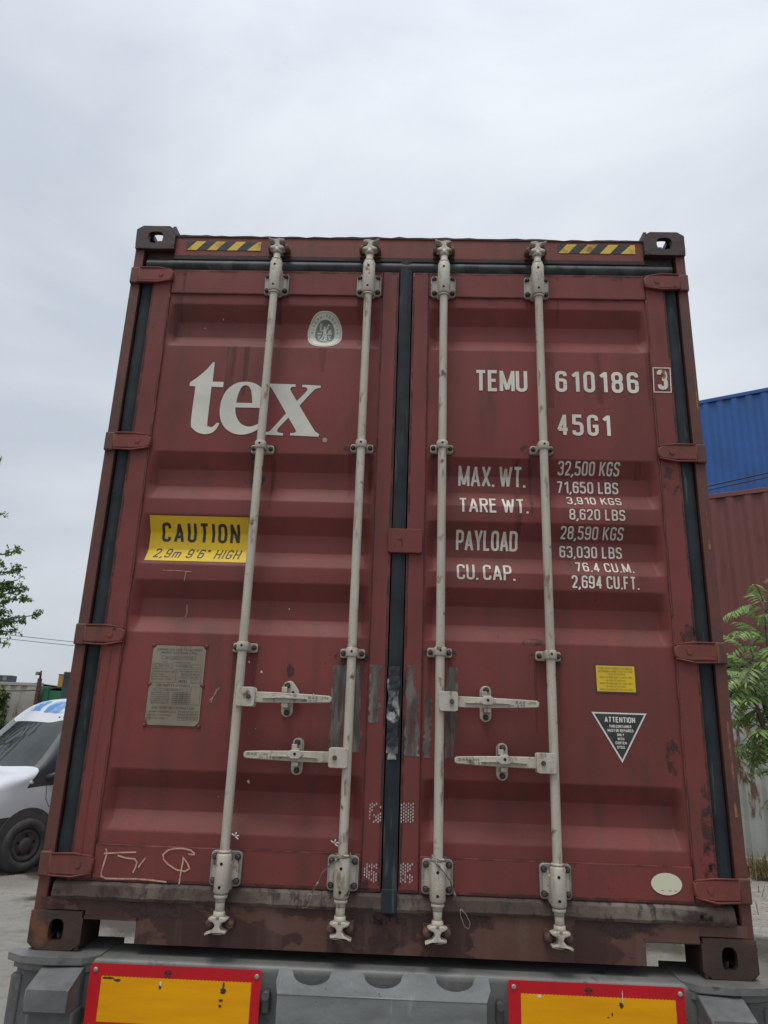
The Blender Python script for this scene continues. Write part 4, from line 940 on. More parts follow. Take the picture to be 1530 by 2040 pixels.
# ------------------------------------------------------------------ wire seals hanging from the two inner bars
def seal(lab, x, pts, loop):
    mb = MB()
    ring = [(x + .027 * math.cos(a), YB + .027 * math.sin(a), 1.500 + .004 * math.sin(2 * a)) for a in [k * math.pi / 8 for k in range(17)]]
    mb.tube(ring, .0020, 6); mb.tube(pts, .0022, 6)
    a, b = Vector(pts[-1]), Vector(loop); d = (b - a); n_ = Vector((-d.z, 0, d.x)).normalized()
    mb.tube([a, a + d * .35 + n_ * .010, a + d * .8 + n_ * .012, b, a + d * .8 - n_ * .010, a + d * .3 - n_ * .008, a], .0016, 6)
    for t in (.25, .96):
        i = int(t * (len(pts) - 1)); p = Vector(pts[i]); q = Vector(pts[min(i + 1, len(pts) - 1)]) if i < len(pts) - 1 else p + (p - Vector(pts[i - 1])); u = (q - p).normalized() * .010
        mb.cyl(p - u, p + u, .0042, .0042, 8)
    o = mb.build('wire_seal', M['sealwire']); tag(o, lab, 'wire seal', 'wire seals on the locking bars'); return o
seal('thin wire seal trailing down left from the bar just left of the door joint', -.161, [(-.150, -.092, 1.512), (-.170, -.094, 1.492), (-.200, -.06, 1.468), (-.228, -.045, 1.44), (-.246, -.035, 1.40), (-.264, -.03, 1.372)], (-.292, -.03, 1.325))
seal('thin wire seal trailing down right from the bar just right of the door joint', .163, [(.140, -.090, 1.515), (.160, -.094, 1.485), (.188, -.088, 1.455), (.205, -.05, 1.43), (.222, -.035, 1.385), (.240, -.035, 1.345)], (.268, -.04, 1.285))
for x_, z in ((-.531, 1.545), (-.190, 1.535)):
    mb = MB()
    for a in (20, 75, 140, -30): mb.tube([(x_, -.075, z), (x_ + .014 * math.cos(R_(a)), -.082, z + .014 * math.sin(R_(a)))], .0022, 5)
    cp(mb, 'tied_rag_end', M['logo'])

# ------------------------------------------------------------------ trailer
TR = empty('container_trailer', (0, 0, 0), label='grey container trailer carrying the red container, with two red and amber marker boards', cat='trailer')
def tp(mb, name, mats, parent=None, label=None, wob=0.0):
    o = mb.build(name, mats, parent or TR, wob)
    if label: o['label'] = label
    return o
mb = MB(); mb.box(-1.05, 1.05, -.060, .14, .86, 1.158, .022, 4); tp(mb, 'rear_beam', M['steel'])
for s in (-1, 1):
    mb = MB()
    pl = [(s * .955, .18), (s * .955, -.045), (s * 1.00, -.085), (s * 1.10, -.098), (s * 1.20, -.088), (s * 1.262, -.05), (s * 1.262, -.01), (s * 1.225, .0), (s * 1.225, .18)]
    mb.prism(pl, 1.140, 1.1625, .003, 'z'); mb.prism([(a * .985, b * .8) for a, b in pl], 1.118, 1.140, 0, 'z')
    tp(mb, 'twistlock_plate', M['steel'])
    mb = MB(); mb.box(*sorted((s * 1.0495, s * 1.232)), -.045, .15, .82, 1.120, .012, 2); mb.box(*sorted((s * 1.205, s * 1.245)), -.05, -.02, .86, 1.10, .01, 2); tp(mb, 'end_bracket', M['rubber'], wob=.003)
    mb = MB()
    pr = [(-.050, 1.135), (-.085, 1.135), (-.185, 1.098), (-.190, 1.040), (-.175, 1.028), (-.050, 1.028)]
    mb.prism(pr, *sorted((s * .990, s * 1.128)), .006, 'x'); mb.box(*sorted((s * .985, s * 1.135)), -.14, -.05, .88, 1.026, .008, 2)
    tp(mb, 'buffer_block', M['rubber'])
    mb = MB(); mb.cyl((s * 1.13, .07, 1.10), (s * 1.13, .07, 1.20), .03, .026, 16); tp(mb, 'twistlock', M['cast'])
    mb = MB(); mb.box(*sorted((s * .42, s * .54)), .14, 12.2, .78, 1.12); tp(mb, 'chassis_rail', M['chassis'])
    mb = MB(); mb.box(*sorted((s * .90, s * 1.00)), -.02, .10, .55, .86); tp(mb, 'bumper_bracket', M['chassis'])
mb = MB(); mb.box(-1.18, 1.18, -.03, .08, .45, .56, .01, 2); tp(mb, 'underrun_bumper', M['steel'])
for i, (x0, x1, zt) in enumerate(((-.962, -.404, 1.154), (.388, .944, 1.158))):
    mb = MB(); mb.prism(rrect(x0, x1, zt - .197, zt, .008), -.098, -.0935)
    P = tp(mb, 'marker_board', M['signred'], label=('left' if i == 0 else 'right') + ' marker board')
    mb = MB(); z1 = zt - .036; z0 = zt - .163; top = []
    nteeth = 84; a, b = x0 + .040, x1 - .030
    for k in range(nteeth + 1): top.append((b - (b - a) * k / nteeth, z1 + (.0022 if k % 2 else 0)))
    fill(mb, [(a, z0), (b, z0)] + top, None, -.0990)
    tp(mb, 'reflective_panel', M['signyel'], P)
    for u in (x0 + .018, x1 - .014):
        for v in (zt - .018, zt - .178): mb = MB(); mb.lathe([(0, .008), (.003, .0075), (.0045, .004)], (u, -.098, v), (u, -.2, v), 12); tp(mb, 'rivet', M['galv'], P)
    mb = MB(); u, v = (x0 + .255, zt - .018)
    ring = [(u + .010 * math.cos(t), v + .0055 * math.sin(t)) for t in [k * math.pi / 7 for k in range(14)]]
    lines(mb, ring, .0028, -.0988, True); lines(mb, [(u - .012, v - .001), (u + .012, v - .001)], .0024, -.0989); lines(mb, [(u - .012, v - .0105), (u + .013, v - .0105)], .0018, -.0988)
    tp(mb, 'approval_mark', M['black'], P)
    mb = MB(); rg = random.Random(3 + i)
    spots = ((.045, -.040, .022, .004), (.072, -.045, .012, .004), (.214, -.050, .004, .009), (.214, -.060, .005, .006), (.214 + .205, -.062, .011, .010), (.419, -.045, .003, .012), (.414, -.088, .007, .004), (.413, -.104, .006, .004)) if i == 0 else ((.078, -.040, .008, .005), (.335, -.056, .007, .009), (.340, -.030, .0012, .02), (.305, -.082, .003, .006), (.292, -.09, .004, .002))
    for k, (u, v, a, b) in enumerate(spots):
        mb = MB()
        mb.mi = 1 if (i == 1 and k == 0) or k == 2 else 0
        pts = [(x0 + .02 + u + a * math.cos(t) * rg.uniform(.6, 1.2), zt + v + b * math.sin(t) * rg.uniform(.6, 1.2)) for t in [q * math.pi / 7 for q in range(14)]]
        fill(mb, pts, None, -.0996 - k * .0001)
        tp(mb, 'scuff', [M['cast'], M['white']], P)
# scalloped folded bracket between the boards
mb = MB()
X0, X1 = -.357, .335; top = []
cent = [X0 + .1165 + .2295 * k for k in range(3)]
top.append((X0 + .004, 1.130)); top.append((X0 + .010, 1.162))
for c in cent:
    top.append((c - .066, 1.162))
    for k in range(13):
        a = math.pi + math.pi * k / 12; top.append((c + .060 * math.cos(a), 1.152 + .030 * math.sin(a)))
    top.append((c + .066, 1.162))
top += [(X1 - .010, 1.162), (X1 - .004, 1.130)]
# upper leaf leans back, lower leaf is vertical
fold_y, fold_z = -.125, 1.098
def ylean(z): return fold_y + (z - fold_z) * .40
pl = top + [(X1 - .018, fold_z), (X0 + .012, fold_z)]
for off in (0, .005):
    fill(mb, pl, None, 0)
for v in mb.bm.verts: pass
k = len(mb.bm.verts) // 2
mb.bm.verts.ensure_lookup_table()
for i, v in enumerate(mb.bm.verts): v.co.y = ylean(v.co.z) + (.005 if i >= k else 0)
mb.box(X0 + .012, X1 - .018, fold_y, fold_y + .005, .985, fold_z)
mb.tube([(X0 + .012, fold_y + .002, fold_z), (X1 - .018, fold_y + .002, fold_z)], .0032, 8)
mb.box(X0 - .01, X1 + .01, fold_y, -.055, .975, .985)
tp(mb, 'lamp_bracket', M['steel2'])
for s, xb in ((-1, -.385), (1, .362)):
    mb = MB(); mb.cyl((xb, -.07, 1.085), (xb, -.11, 1.085), .012, .012, 10); mb.box(xb - .012, xb + .012, -.09, -.055, 1.03, 1.085, .004); tp(mb, 'rubber_stop', M['chassis'])
for i, y in enumerate((1.9, 3.2, 4.5)):
    mb = MB(); mb.cyl((-.9, y, .52), (.9, y, .52), .07, .07, 12); tp(mb, 'axle', M['chassis'])
    for s in (-1, 1):
        mb = MB(); mb.lathe([(0, .30), (.0, .46), (.03, .505), (.16, .52), (.30, .52), (.43, .505), (.46, .46), (.46, .30)], (s * .70, y, .52), (s * 1.16, y, .52), 32)
        w = tp(mb, 'wheel', M['tyre']); mb = MB(); mb.lathe([(0, .29), (.02, .28), (.06, .12), (.10, .10), (.10, .02)], (s * 1.10, y, .52), (s * 1.3, y, .52), 24); tp(mb, 'rim', M['rim'], w)
for y in (.9, 2.5, 5.5, 8.0, 10.5): mb = MB(); mb.box(-.42, .42, y, y + .1, .85, 1.1); tp(mb, 'cross_member', M['chassis'])
for s in (-1, 1):
    mb = MB(); mb.box(*sorted((s * .6, s * .72)), 9.0, 9.12, .05, 1.1); mb.box(*sorted((s * .52, s * .80)), 8.92, 9.2, 0.0, .05); tp(mb, 'landing_leg', M['chassis'])

# ------------------------------------------------------------------ ground
mb = MB(); mb.poly([(-400, -400, 0), (400, -400, 0), (400, 400, 0), (-400, 400, 0)]); tag(mb.build('ground', M['ground']), 'wet grey concrete yard with puddles', None, None, 'structure')
mb = MB(); from mathutils import noise as MN
U = Vector((.862, -.507, 0)); NN = Vector((-.507, -.862, 0))          # direction of the right-hand row and its face normal (towards the yard)
PR = Vector((5.08, 9.20, 0))                                         # a point on the face of the white container
def strip_ground(name, d0, d1, h0, h1, m_, lab, n=60, a0=-4, a1=12):
    mb = MB(); prev = None
    for k in range(n + 1):
        a = a0 + (a1 - a0) * k / n; row = []
        for j in range(7):
            t = j / 6; d = d0 + (d1 - d0) * t; p = PR + U * a + NN * (d + .15 * MN.noise(Vector((a * 1.3, j, 0)))); z = h0 + (h1 - h0) * t
            row.append(mb.bm.verts.new((p.x, p.y, max(.004, z + .03 * MN.noise(Vector((a * 3, d * 3, 2)))) if j < 6 else -.01)))
        if prev:
            for i in range(6): f = mb.bm.faces.new([prev[i], prev[i + 1], row[i + 1], row[i]]); f.smooth = True
        prev = row
    bmesh.ops.recalc_face_normals(mb.bm, faces=mb.bm.faces)
    tag(mb.build(name, m_), lab, None, None, 'structure')
strip_ground('gravel_verge', -1.0, 3.6, .10, .012, M['gravel'], 'pale gravel verge along the right container row')
strip_ground('soil_bank', -2.4, .55, .22, .11, M['soil'], 'dark soil bank under the white container')
# dry weeds at the foot of the wall: nobody could count the blades
mb = MB(); rg = random.Random(21)
for k in range(4200):
    a = rg.uniform(-2.5, 5.5); d = abs(rg.gauss(0, .55)) + .02; p = PR + U * a + NN * d
    if MN.noise(Vector((a * 1.5, d * 1.5, 7))) < -.4: continue
    h = rg.uniform(.08, .38) * (1.2 - min(d, 1) * .6); ang = rg.uniform(0, 6.28); ln = rg.uniform(.02, .22)
    b = Vector((p.x, p.y, max(.22 - .037 * (d + 2.4) if d < .55 else 0, .10 - .019 * (d + 1.0)) - .01)); w = Vector((math.cos(ang + 1.57), math.sin(ang + 1.57), 0)) * .0065
    t1 = b + Vector((math.cos(ang) * ln * .4, math.sin(ang) * ln * .4, h * .7)); t2 = b + Vector((math.cos(ang) * ln, math.sin(ang) * ln, h))
    mb.poly([b - w, b + w, t1 + w * .8, t1 - w * .8]); mb.poly([t1 - w * .8, t1 + w * .8, t2])
tag(mb.build('dry_grass', M['straw']), 'dry straw coloured weeds along the foot of the white container', 'grass', None, 'stuff')

# ------------------------------------------------------------------ other containers
def other_container(lab, org, ang, h, m_, L_=12.19, W_=2.44, group=None, door_end=False):
    """org = lower corner of the face towards us, ang = direction of the long side in plan"""
    T = empty('shipping_container', org, ang, label=lab, cat='shipping container', group=group)
    def q(mb, n, mm=m_): return mb.build(n, mm, T)
    for yy in (0, W_):
        mb = MB(); fl = corr_wall(L_ - .3, h, 0); sg = 1 if yy == 0 else -1
        for a, b in zip(fl, fl[1:]):
            mb.poly([(.15 + a[0], yy + sg * (.012 + a[1]), .14), (.15 + b[0], yy + sg * (.012 + b[1]), .14), (.15 + b[0], yy + sg * (.012 + b[1]), h - .07), (.15 + a[0], yy + sg * (.012 + a[1]), h - .07)])
        q(mb, 'side_wall')
        mb = MB(); y0, y1 = sorted((yy, yy + sg * .06)); mb.box(.15, L_ - .15, y0, y1, h - .09, h - .012, .004); q(mb, 'top_rail')
        mb = MB(); mb.box(.15, L_ - .15, y0, y1, .02, .14, .004); q(mb, 'bottom_rail')
        for xx in (0, L_ - .16):
            mb = MB(); mb.box(xx, xx + .16, *sorted((yy, yy + sg * .16)), .12, h - .12, .006); q(mb, 'corner_post')
            for zz in (0, h - .12):
                mb = MB(); mb.box(xx - .004, xx + .174, *sorted((yy - sg * .004, yy + sg * .162)), zz, zz + .12, .01); q(mb, 'corner_casting')
    mb = MB(); mb.box(.1, L_ - .1, .03, W_ - .03, h - .03, h - .014); q(mb, 'roof')
    mb = MB(); mb.box(.03, .06, .1, W_ - .1, .1, h - .1); q(mb, 'end_wall')
    mb = MB(); mb.box(L_ - .06, L_ - .03, .1, W_ - .1, .1, h - .1); q(mb, 'end_wall')
    mb = MB(); mb.box(.1, L_ - .1, .05, W_ - .05, .1, .14); q(mb, 'floor', M['chassis'])
    return T
ANG = math.atan2(U.y, U.x)
def onrow(P, a, d, z): v = P + U * a - NN * d; return (v.x, v.y, z)
grp = 'containers stacked to the right'
wc = other_container('rust streaked white container at the bottom of the right hand stack, behind the leafy sapling', onrow(PR, -3.6, 0, .18), ANG, 2.896, M['whitepaint'], group=grp)
other_container('brown red container stacked on the white one at right', onrow(PR, -3.7, -.02, 3.085), ANG, 2.896, M['redpaint2'], group=grp)
PB = Vector((6.106, 11.49, 0))
for k, (m_, lab) in enumerate(((M['offwhite'], 'lowest container under the blue one, hidden behind the right hand stack'), (M['redpaint2'], 'container directly beneath the blue one, hidden behind the right hand stack'), (M['bluepaint'], 'bright blue container rising above the brown red one at right'))):
    other_container(lab, onrow(PB, -4.5, 0, k * 2.9 + .18), ANG, 2.896, m_, group=grp)
# print and streaks on the white container
mb = MB()
def onwall(a, z, out): v = PR + U * a + NN * out; return (v.x, v.y, z)
for li, q in text_quads('T X Y', .45, 1.75, 2.42, 2.78, wt=.16, space=.25): mb.poly([onwall(a, b, .004 + li * .001) for a, b in q])
o = mb.build('lettering', M['bluetext']); o.parent = wc; o.matrix_parent_inverse = (Matrix.Translation(wc.location) @ Matrix.Rotation(ANG, 4, 'Z')).inverted()
# ---- left background row
def at(x, y, z): return (x, y, z)
LG = 'containers and cabins in the left background'
other_container('off white container in the left background with creeper growing over its front', (-21.86, 17.0, 0), 0.0, 2.90, M['offwhite'], group=LG)
other_container('green container seen end on behind the white van', (-7.14, 17.0, 0), R_(90), 2.80, M['greenpaint'], 6.06, group=LG)
dk = other_container('dark slate grey cabin container right beside the big red one', (-5.03, 13.5, 0), R_(90), 2.97, M['darkpaint'], 2.99, group=LG)
mb = MB(); mb.box(.018, .03, 1.9, 2.25, 1.2, 2.75); o = mb.build('window_panel', M['white'], dk)
gcn = None
# rusty lamp pole
P = empty('lamp_pole', (-9.66, 16.9, 0), label='thin rusty pole with a small floodlight between the white and green containers', cat='lamp pole')
mb = MB(); mb.box(-.045, .045, -.04, .04, 0, 3.0, .004); mb.cyl((0, 0, 3.0), (0, 0, 3.20), .03, .025, 10); mb.build('pole', M['rustpost'], P)
mb = MB(); mb.box(-.12, -.03, -.06, .02, 3.08, 3.17, .01, 2); mb.cyl((-.03, 0, 3.12), (.0, 0, 3.12), .012, .012, 8); mb.build('lamp_head', M['lampgrey'], P)
P = empty('equipment_cabinet', (-9.17, 17.3, 2.80), label='ochre yellow box standing on top of the green container', cat='cabinet')
mb = MB(); mb.box(-.13, .13, -.12, .16, .0, .33, .01); mb.build('cabinet_body', M['orange'], P); mb = MB(); mb.box(-.14, .14, -.13, .17, .33, .345, .003); mb.build('lid', M['rustpost'], P)
P = empty('air_conditioner', (-10.72, 17.3, 2.90), label='small dark air conditioning unit on the roof of the off white container', cat='air conditioner')
mb = MB(); mb.box(-.22, .15, -.15, .15, .0, .17, .015); mb.build('casing', M['darkpaint'], P); mb = MB(); mb.cyl((-.03, -.15, .085), (-.03, -.158, .085), .06, .06, 14); mb.build('fan_grille', M['lampgrey'], P)
def cable(lab, p0, p1, sag, r_=.012, grp=None, n=24):
    mb = MB(); a, b = Vector(p0), Vector(p1)
    mb.tube([a + (b - a) * (k / n) + Vector((0, 0, -sag * 4 * (k / n) * (1 - k / n))) for k in range(n + 1)], r_, 6)
    tag(mb.build('overhead_cable', M['wire']), lab, 'cable', grp)
cable('black cable sagging across the fronts of the white and green containers', (-12.5, 16.6, 2.95), (-7.2, 16.4, 3.25), .45, .014)
cable('upper of the two thin wires crossing the sky low at left', (-16, 22, 4.92), (2, 30, 5.1), .35, .010)
cable('lower of the two thin wires crossing the sky low at left', (-16, 22, 4.78), (2, 30, 4.98), .35, .010)
cable('upper of the two black cables strung across the blue container', (1.95, 11.0, 5.755), (10.8, 1.9, 5.80), .0, .011)
cable('lower of the two black cables strung across the blue container', (1.95, 11.0, 5.69), (10.8, 1.9, 5.73), .0, .009)
P = empty('utility_pole', (10.85, 1.85, 0), label='rusty steel pole off to the right that carries the two black cables', cat='utility pole')
mb = MB(); mb.cyl((0, 0, 0), (0, 0, 6.1), .08, .06, 14); mb.build('pole', M['rustpost'], P)
mb = MB(); mb.box(-.3, .3, -.03, .03, 5.82, 5.90, .005); mb.build('cross_arm', M['rustpost'], P)

# ------------------------------------------------------------------ van
HV = R_(-122)
VO = Vector((-5.64, 8.19, 0))
VAN = empty('parked_van', VO, HV, label='white high roofed panel van with blue smudges above its windscreen, parked at left', cat='van')
ST = [
 [(1.02, .70, .32), (1.04, .78, .55), (1.03, .76, .74), (1.00, .72, .86), (1.05, .40, .89), (1.07, 0, .90)],
 [(.93, .84, .31), (.95, .90, .62), (.93, .89, .80), (.90, .82, .97), (.94, .42, 1.02), (.96, 0, 1.03)],
 [(.62, .93, .34), (.62, .97, .68), (.60, .965, .95), (.52, .89, 1.15), (.62, .46, 1.21), (.66, 0, 1.22)],
 [(.34, .95, .36), (.32, .985, .70), (.25, .98, 1.04), (.10, .925, 1.29), (.36, .50, 1.30), (.44, 0, 1.31)],
 [(-.25, .95, .36), (-.25, .99, .70), (-.28, .985, 1.08), (-.42, .80, 1.87), (-.27, .42, 1.89), (-.22, 0, 1.90)],
 [(-.85, .95, .36), (-.85, .99, .70), (-.85, .985, 1.12), (-.86, .80, 2.07), (-.62, .42, 2.18), (-.56, 0, 2.20)],
 [(-1.45, .95, .36), (-1.45, .99, .70), (-1.45, .985, 1.20), (-1.45, .84, 2.17), (-1.40, .42, 2.27), (-1.38, 0, 2.29)],
 [(-2.6, .95, .36), (-2.6, .99, .70), (-2.6, .985, 1.20), (-2.6, .85, 2.19), (-2.6, .42, 2.28), (-2.6, 0, 2.30)],
 [(-3.75, .95, .36), (-3.75, .99, .70), (-3.75, .985, 1.20), (-3.72, .84, 2.16), (-3.72, .42, 2.25), (-3.72, 0, 2.27)],
 [(-3.88, .88, .38), (-3.90, .92, .72), (-3.90, .91, 1.20), (-3.82, .78, 2.08), (-3.82, .40, 2.16), (-3.82, 0, 2.18)]]
def cr4(p0, p1, p2, p3, t):
    return .5 * ((2 * p1) + (-p0 + p2) * t + (2 * p0 - 5 * p1 + 4 * p2 - p3) * t * t + (-p0 + 3 * p1 - 3 * p2 + p3) * t ** 3)
def dens(row, n=4, mirror_end=False):
    row = [Vector(p) for p in row]; out = []
    for i in range(len(row) - 1):
        p0 = row[max(i - 1, 0)]; p3 = row[i + 2] if i + 2 < len(row) else (Vector((row[i].x, -row[i].y, row[i].z)) if mirror_end else row[i + 1])
        for k in range(n): out.append(cr4(p0, row[i], row[i + 1], p3, k / n))
    out.append(row[-1]); return out
NV = 5
rows = [dens(s_, NV, True) for s_ in ST]
cols = [dens([rows[i][j] for i in range(len(rows))], NV) for j in range(len(rows[0]))]
grid = [[cols[j][i] for j in range(len(cols))] for i in range(len(cols[0]))]
bodies = {'body': [], 'windscreen': [], 'side_window': [], 'cladding': [], 'mirror_panel': []}
for i in range(len(grid) - 1):
    si = i // NV
    for j in range(len(grid[0]) - 1):
        sj = j // NV; key = 'body'
        if si == 3 and (sj > 3 or (sj == 3 and j % NV > 0)): key = 'windscreen'
        elif si == 3 and (sj == 3 or sj == 2): key = 'mirror_panel'
        elif si in (4,) and sj == 2 and j % NV >= 0: key = 'side_window'
        elif si <= 1 and sj == 0 or (si == 2 and sj == 0): key = 'cladding'
        bodies[key].append((i, j))
vm_ = {'body': 'vanwhite', 'windscreen': 'glass', 'side_window': 'glass', 'cladding': 'vandark', 'mirror_panel': 'vandark'}
for key, fl in bodies.items():
    for sides in ((1, -1),) if key in ('body', 'windscreen') else ((1,), (-1,)):
        mb = MB(); vc = {}
        for sg in sides:
            for i, j in fl:
                idx = [(i, j), (i + 1, j), (i + 1, j + 1), (i, j + 1)]; vs = []
                for a, b in idx:
                    p = grid[a][b]; k = (a, b, sg if abs(p.y) > 1e-6 else 0)
                    if k not in vc: vc[k] = mb.bm.verts.new((p.x, p.y * sg, p.z))
                    vs.append(vc[k])
                f = mb.bm.faces.new(vs if sg > 0 else vs[::-1]); f.smooth = True
        bmesh.ops.recalc_face_normals(mb.bm, faces=mb.bm.faces)
        mb.build(key, M[vm_[key]], VAN)
mb = MB(); mb.box(-3.85, .95, -.90, .90, .32, .40); mb.box(-3.86, -3.80, -.80, .80, .4, 2.1); mb.build('underbody', M['chassis'], VAN)
mb = MB(); mb.box(.98, 1.10, -.74, .74, .30, .56, .05, 3); mb.box(1.03, 1.09, -.45, .45, .62, .80, .02, 2); mb.build('front_bumper', M['vandark'], VAN)
for sg in (1, -1):
    mb = MB(); mb.prism([(.80, .62 * sg), (.99, .60 * sg), (1.06, .74 * sg), (.90, .885 * sg)], .74, .94, .01, 'z'); mb.build('headlight', M['galv'], VAN)
    for xx in (.15, -3.05):
        mb = MB()
        arc = [(xx + .42 * math.cos(a), .36 + .44 * math.sin(a)) for a in [math.pi * k / 16 for k in range(17)]]
        mb.prism([(xx + .42, .30)] + arc + [(xx - .42, .30)], *sorted((sg * .93, sg * .998)), 0, 'y'); mb.build('wheel_arch', M['chassis'], VAN)
        mb = MB(); mb.lathe([(0, .20), (0, .28), (.03, .325), (.05, .34), (.17, .34), (.20, .325), (.225, .29), (.228, .215), (.20, .205)], (xx, sg * .80, .34), (xx, sg * 1.2, .34), 36, False)
        w = mb.build('wheel', M['tyre'], VAN)
        mb = MB(); mb.lathe([(0, .21), (.02, .205), (.035, .16), (.005, .14), (.0, .10), (.03, .085), (.035, .03)], (xx, sg * .985, .34), (xx, sg * 1.3, .34), 24); mb.build('rim', M['rim'], w)
        for k in range(5):
            mb = MB(); a = k * 2 * math.pi / 5 + .3; c = (xx + .115 * math.cos(a), sg * .992, .34 + .115 * math.sin(a)); mb.cyl(c, (c[0], sg * 1.004, c[2]), .022, .02, 8)
            mb.build('wheel_nut', M['hole'], w)
    mb = MB()
    mb.prism(rrect(-.27, -.06, 1.22, 1.56, .05), *sorted((sg * 1.06, sg * 1.20)), .02, 'y'); mb.tube([(-.02, sg * .96, 1.16), (-.08, sg * 1.02, 1.20), (-.14, sg * 1.10, 1.24)], .035, 8)
    mb.build('mirror', M['vandark'], VAN)
    mb = MB(); mb.cyl((.20, sg * .975, 1.115), (.20, sg * 1.0, 1.115), .022, .020, 12); mb.build('side_repeater', M['cream'], VAN)
    mb = MB(); lines(mb, [(-.02, 1.08), (-.04, .90), (-.10, .80), (-.60, .78), (-.95, .78), (-.97, 1.9)], .008, 0)
    for v in mb.bm.verts: v.co.y = sg * (.998 if v.co.z < 1.2 else .998 - (v.co.z - 1.15) * .17)
    mb.build('door_gap', M['hole'], VAN)
mb = MB(); mb.tube([(.42, -.25, 1.335), (.34, .15, 1.36), (.22, .58, 1.365)], .008, 6); mb.tube([(.46, -.7, 1.30), (.38, -.3, 1.345)], .008, 6); mb.build('wiper', M['hole'], VAN)
# worn blue smudges on the forehead above the windscreen
for (y0, y1, t0, t1) in ((-.28, .02, .40, 1.0), (.14, .50, .35, 1.0)):
    mb = MB(); prev = None; jn = 8
    def ongrid(fi, fj):
        i = int(fi); j = int(fj); u = fi - i; v = fj - j
        return (grid[i][j] * (1 - u) * (1 - v) + grid[i + 1][j] * u * (1 - v) + grid[i][j + 1] * (1 - u) * v + grid[i + 1][j + 1] * u * v)
    for a in range(9):
        row = []
        for b in range(9):
            yy = y0 + (y1 - y0) * b / 8; ya = abs(yy); fj = 20 + (.42 - ya) / .42 * 5 if ya < .42 else 15 + (.80 - ya) / .38 * 5
            p = ongrid(20.0 + 5 * (t0 + (t1 - t0) * a / 8), min(fj, 24.99)); row.append(mb.bm.verts.new((p.x + .006, p.y * (1 if yy >= 0 else -1), p.z + .008)))
        if prev:
            for b in range(8): mb.bm.faces.new([prev[b], prev[b + 1], row[b + 1], row[b]])
        prev = row
    mb.build('paint_smudge', M['bluemark'], VAN)
mb = MB()
for yy in (.62, .52, .34, .18, .12): 
    p = Vector((-.27 - .12, yy, 1.965)); mb.box(p.x - .0, p.x + .03, yy - .008, yy + .010, p.z, p.z + .012)
mb.build('chip', M['hole'], VAN)

# ------------------------------------------------------------------ trees, shrubs, cables
def leafquad(mb, p, d, n_, L_, w):
    """a leaf: two small faces folded along the midrib"""
    s_ = d.cross(n_).normalized() * w * .5; m1 = p + d * L_ * .45; tip = p + d * L_ - n_ * L_ * .10
    a = mb.bm.verts.new(p); b = mb.bm.verts.new(m1 + s_ + n_ * w * .12); c = mb.bm.verts.new(tip); e = mb.bm.verts.new(m1 - s_ + n_ * w * .12)
    mid = mb.bm.verts.new(m1 - n_ * w * .02)
    mb.bm.faces.new([a, b, mid]); mb.bm.faces.new([b, c, mid]); mb.bm.faces.new([c, e, mid]); mb.bm.faces.new([e, a, mid])
def rv(rg): return Vector((rg.uniform(-1, 1), rg.uniform(-1, 1), rg.uniform(-1, 1)))
# tree at the left edge: airy small-leaved crown
rg = random.Random(4)
TB = Vector((-10.4, 11.2, 0))
T = empty('leafy_tree', TB, label='airy small leaved tree whose outer twigs reach in at the left edge', cat='tree')
tr = MB(); tr.tube([(0, 0, 0), (.05, 0, 1.2), (-.04, .05, 2.6), (.02, 0, 4.2), (.05, -.05, 5.6), (.0, 0, 7.0)], [.16, .13, .11, .08, .05, .02], 10)
cw = MB()
ends = [(-6.98, 11.0, 3.86), (-7.45, 10.9, 3.30), (-7.35, 11.2, 4.2), (-7.50, 11.0, 4.75), (-7.62, 11.0, 5.12), (-8.05, 11.0, 5.85), (-7.50, 11.2, 3.55), (-7.7, 10.8, 4.0), (-7.75, 11.4, 4.45), (-7.65, 10.9, 3.9), (-7.9, 11, 3.2), (-7.6, 11.1, 3.7), (-7.8, 10.9, 4.8), (-7.25, 11, 3.75), (-7.85, 11.1, 4.2), (-7.6, 11, 4.1)]
for k in range(16): ends.append((rg.uniform(-8.05, -7.5), 11 + rg.uniform(-.5, .5), rg.uniform(3.3, 4.7)))
for k in range(34):
    a = rg.uniform(0, 6.28); z = rg.uniform(2.8, 7.2); rr_ = rg.uniform(1.6, 2.7) * (1.0 if z < 5 else .75); e_ = (TB.x + rr_ * math.cos(a), TB.y + rr_ * math.sin(a), z + .4)
    if e_[0] < -8.3: ends.append(e_)
for e_ in ends:
    E_ = Vector(e_) - TB; z0 = max(1.8, E_.z - .35 * math.hypot(E_.x, E_.y) - .2)
    S_ = Vector((0, 0, min(z0, 6.8))); pts = []
    for k in range(9):
        t = k / 8; p = S_.lerp(E_, t) + Vector((0, 0, .25 * math.sin(math.pi * t))) + rv(rg) * .05 * (t < 1); pts.append(p)
    tr.tube(pts, [.035 * (1 - k / 9) + .004 for k in range(9)], 6)
    for q in range(34):
        t = rg.uniform(.35, 1.0); i = min(int(t * 8), 7); p = pts[i].lerp(pts[i + 1], t * 8 - i)
        d = ((pts[i + 1] - pts[i]).normalized() + rv(rg) * 1.0 + Vector((0, 0, .3))).normalized(); ln = rg.uniform(.2, .6) * (1.25 - t)
        tw = [p, p + d * ln * .5 + rv(rg) * .02, p + d * ln]; tr.tube(tw, [.005, .004, .002], 5)
        for m_ in range(rg.randint(9, 16)):
            u = rg.random(); b = tw[0].lerp(tw[2], u) + rv(rg) * .035; ld = (rv(rg) + Vector((0, 0, -.5))).normalized(); nn = (rv(rg) + Vector((0, 0, 1.2))).normalized()
            leafquad(cw, b, ld, nn, rg.uniform(.045, .075), rg.uniform(.032, .05))
tr.build('trunk', M['bark'], T); cw.build('crown', M['leafL'], T)
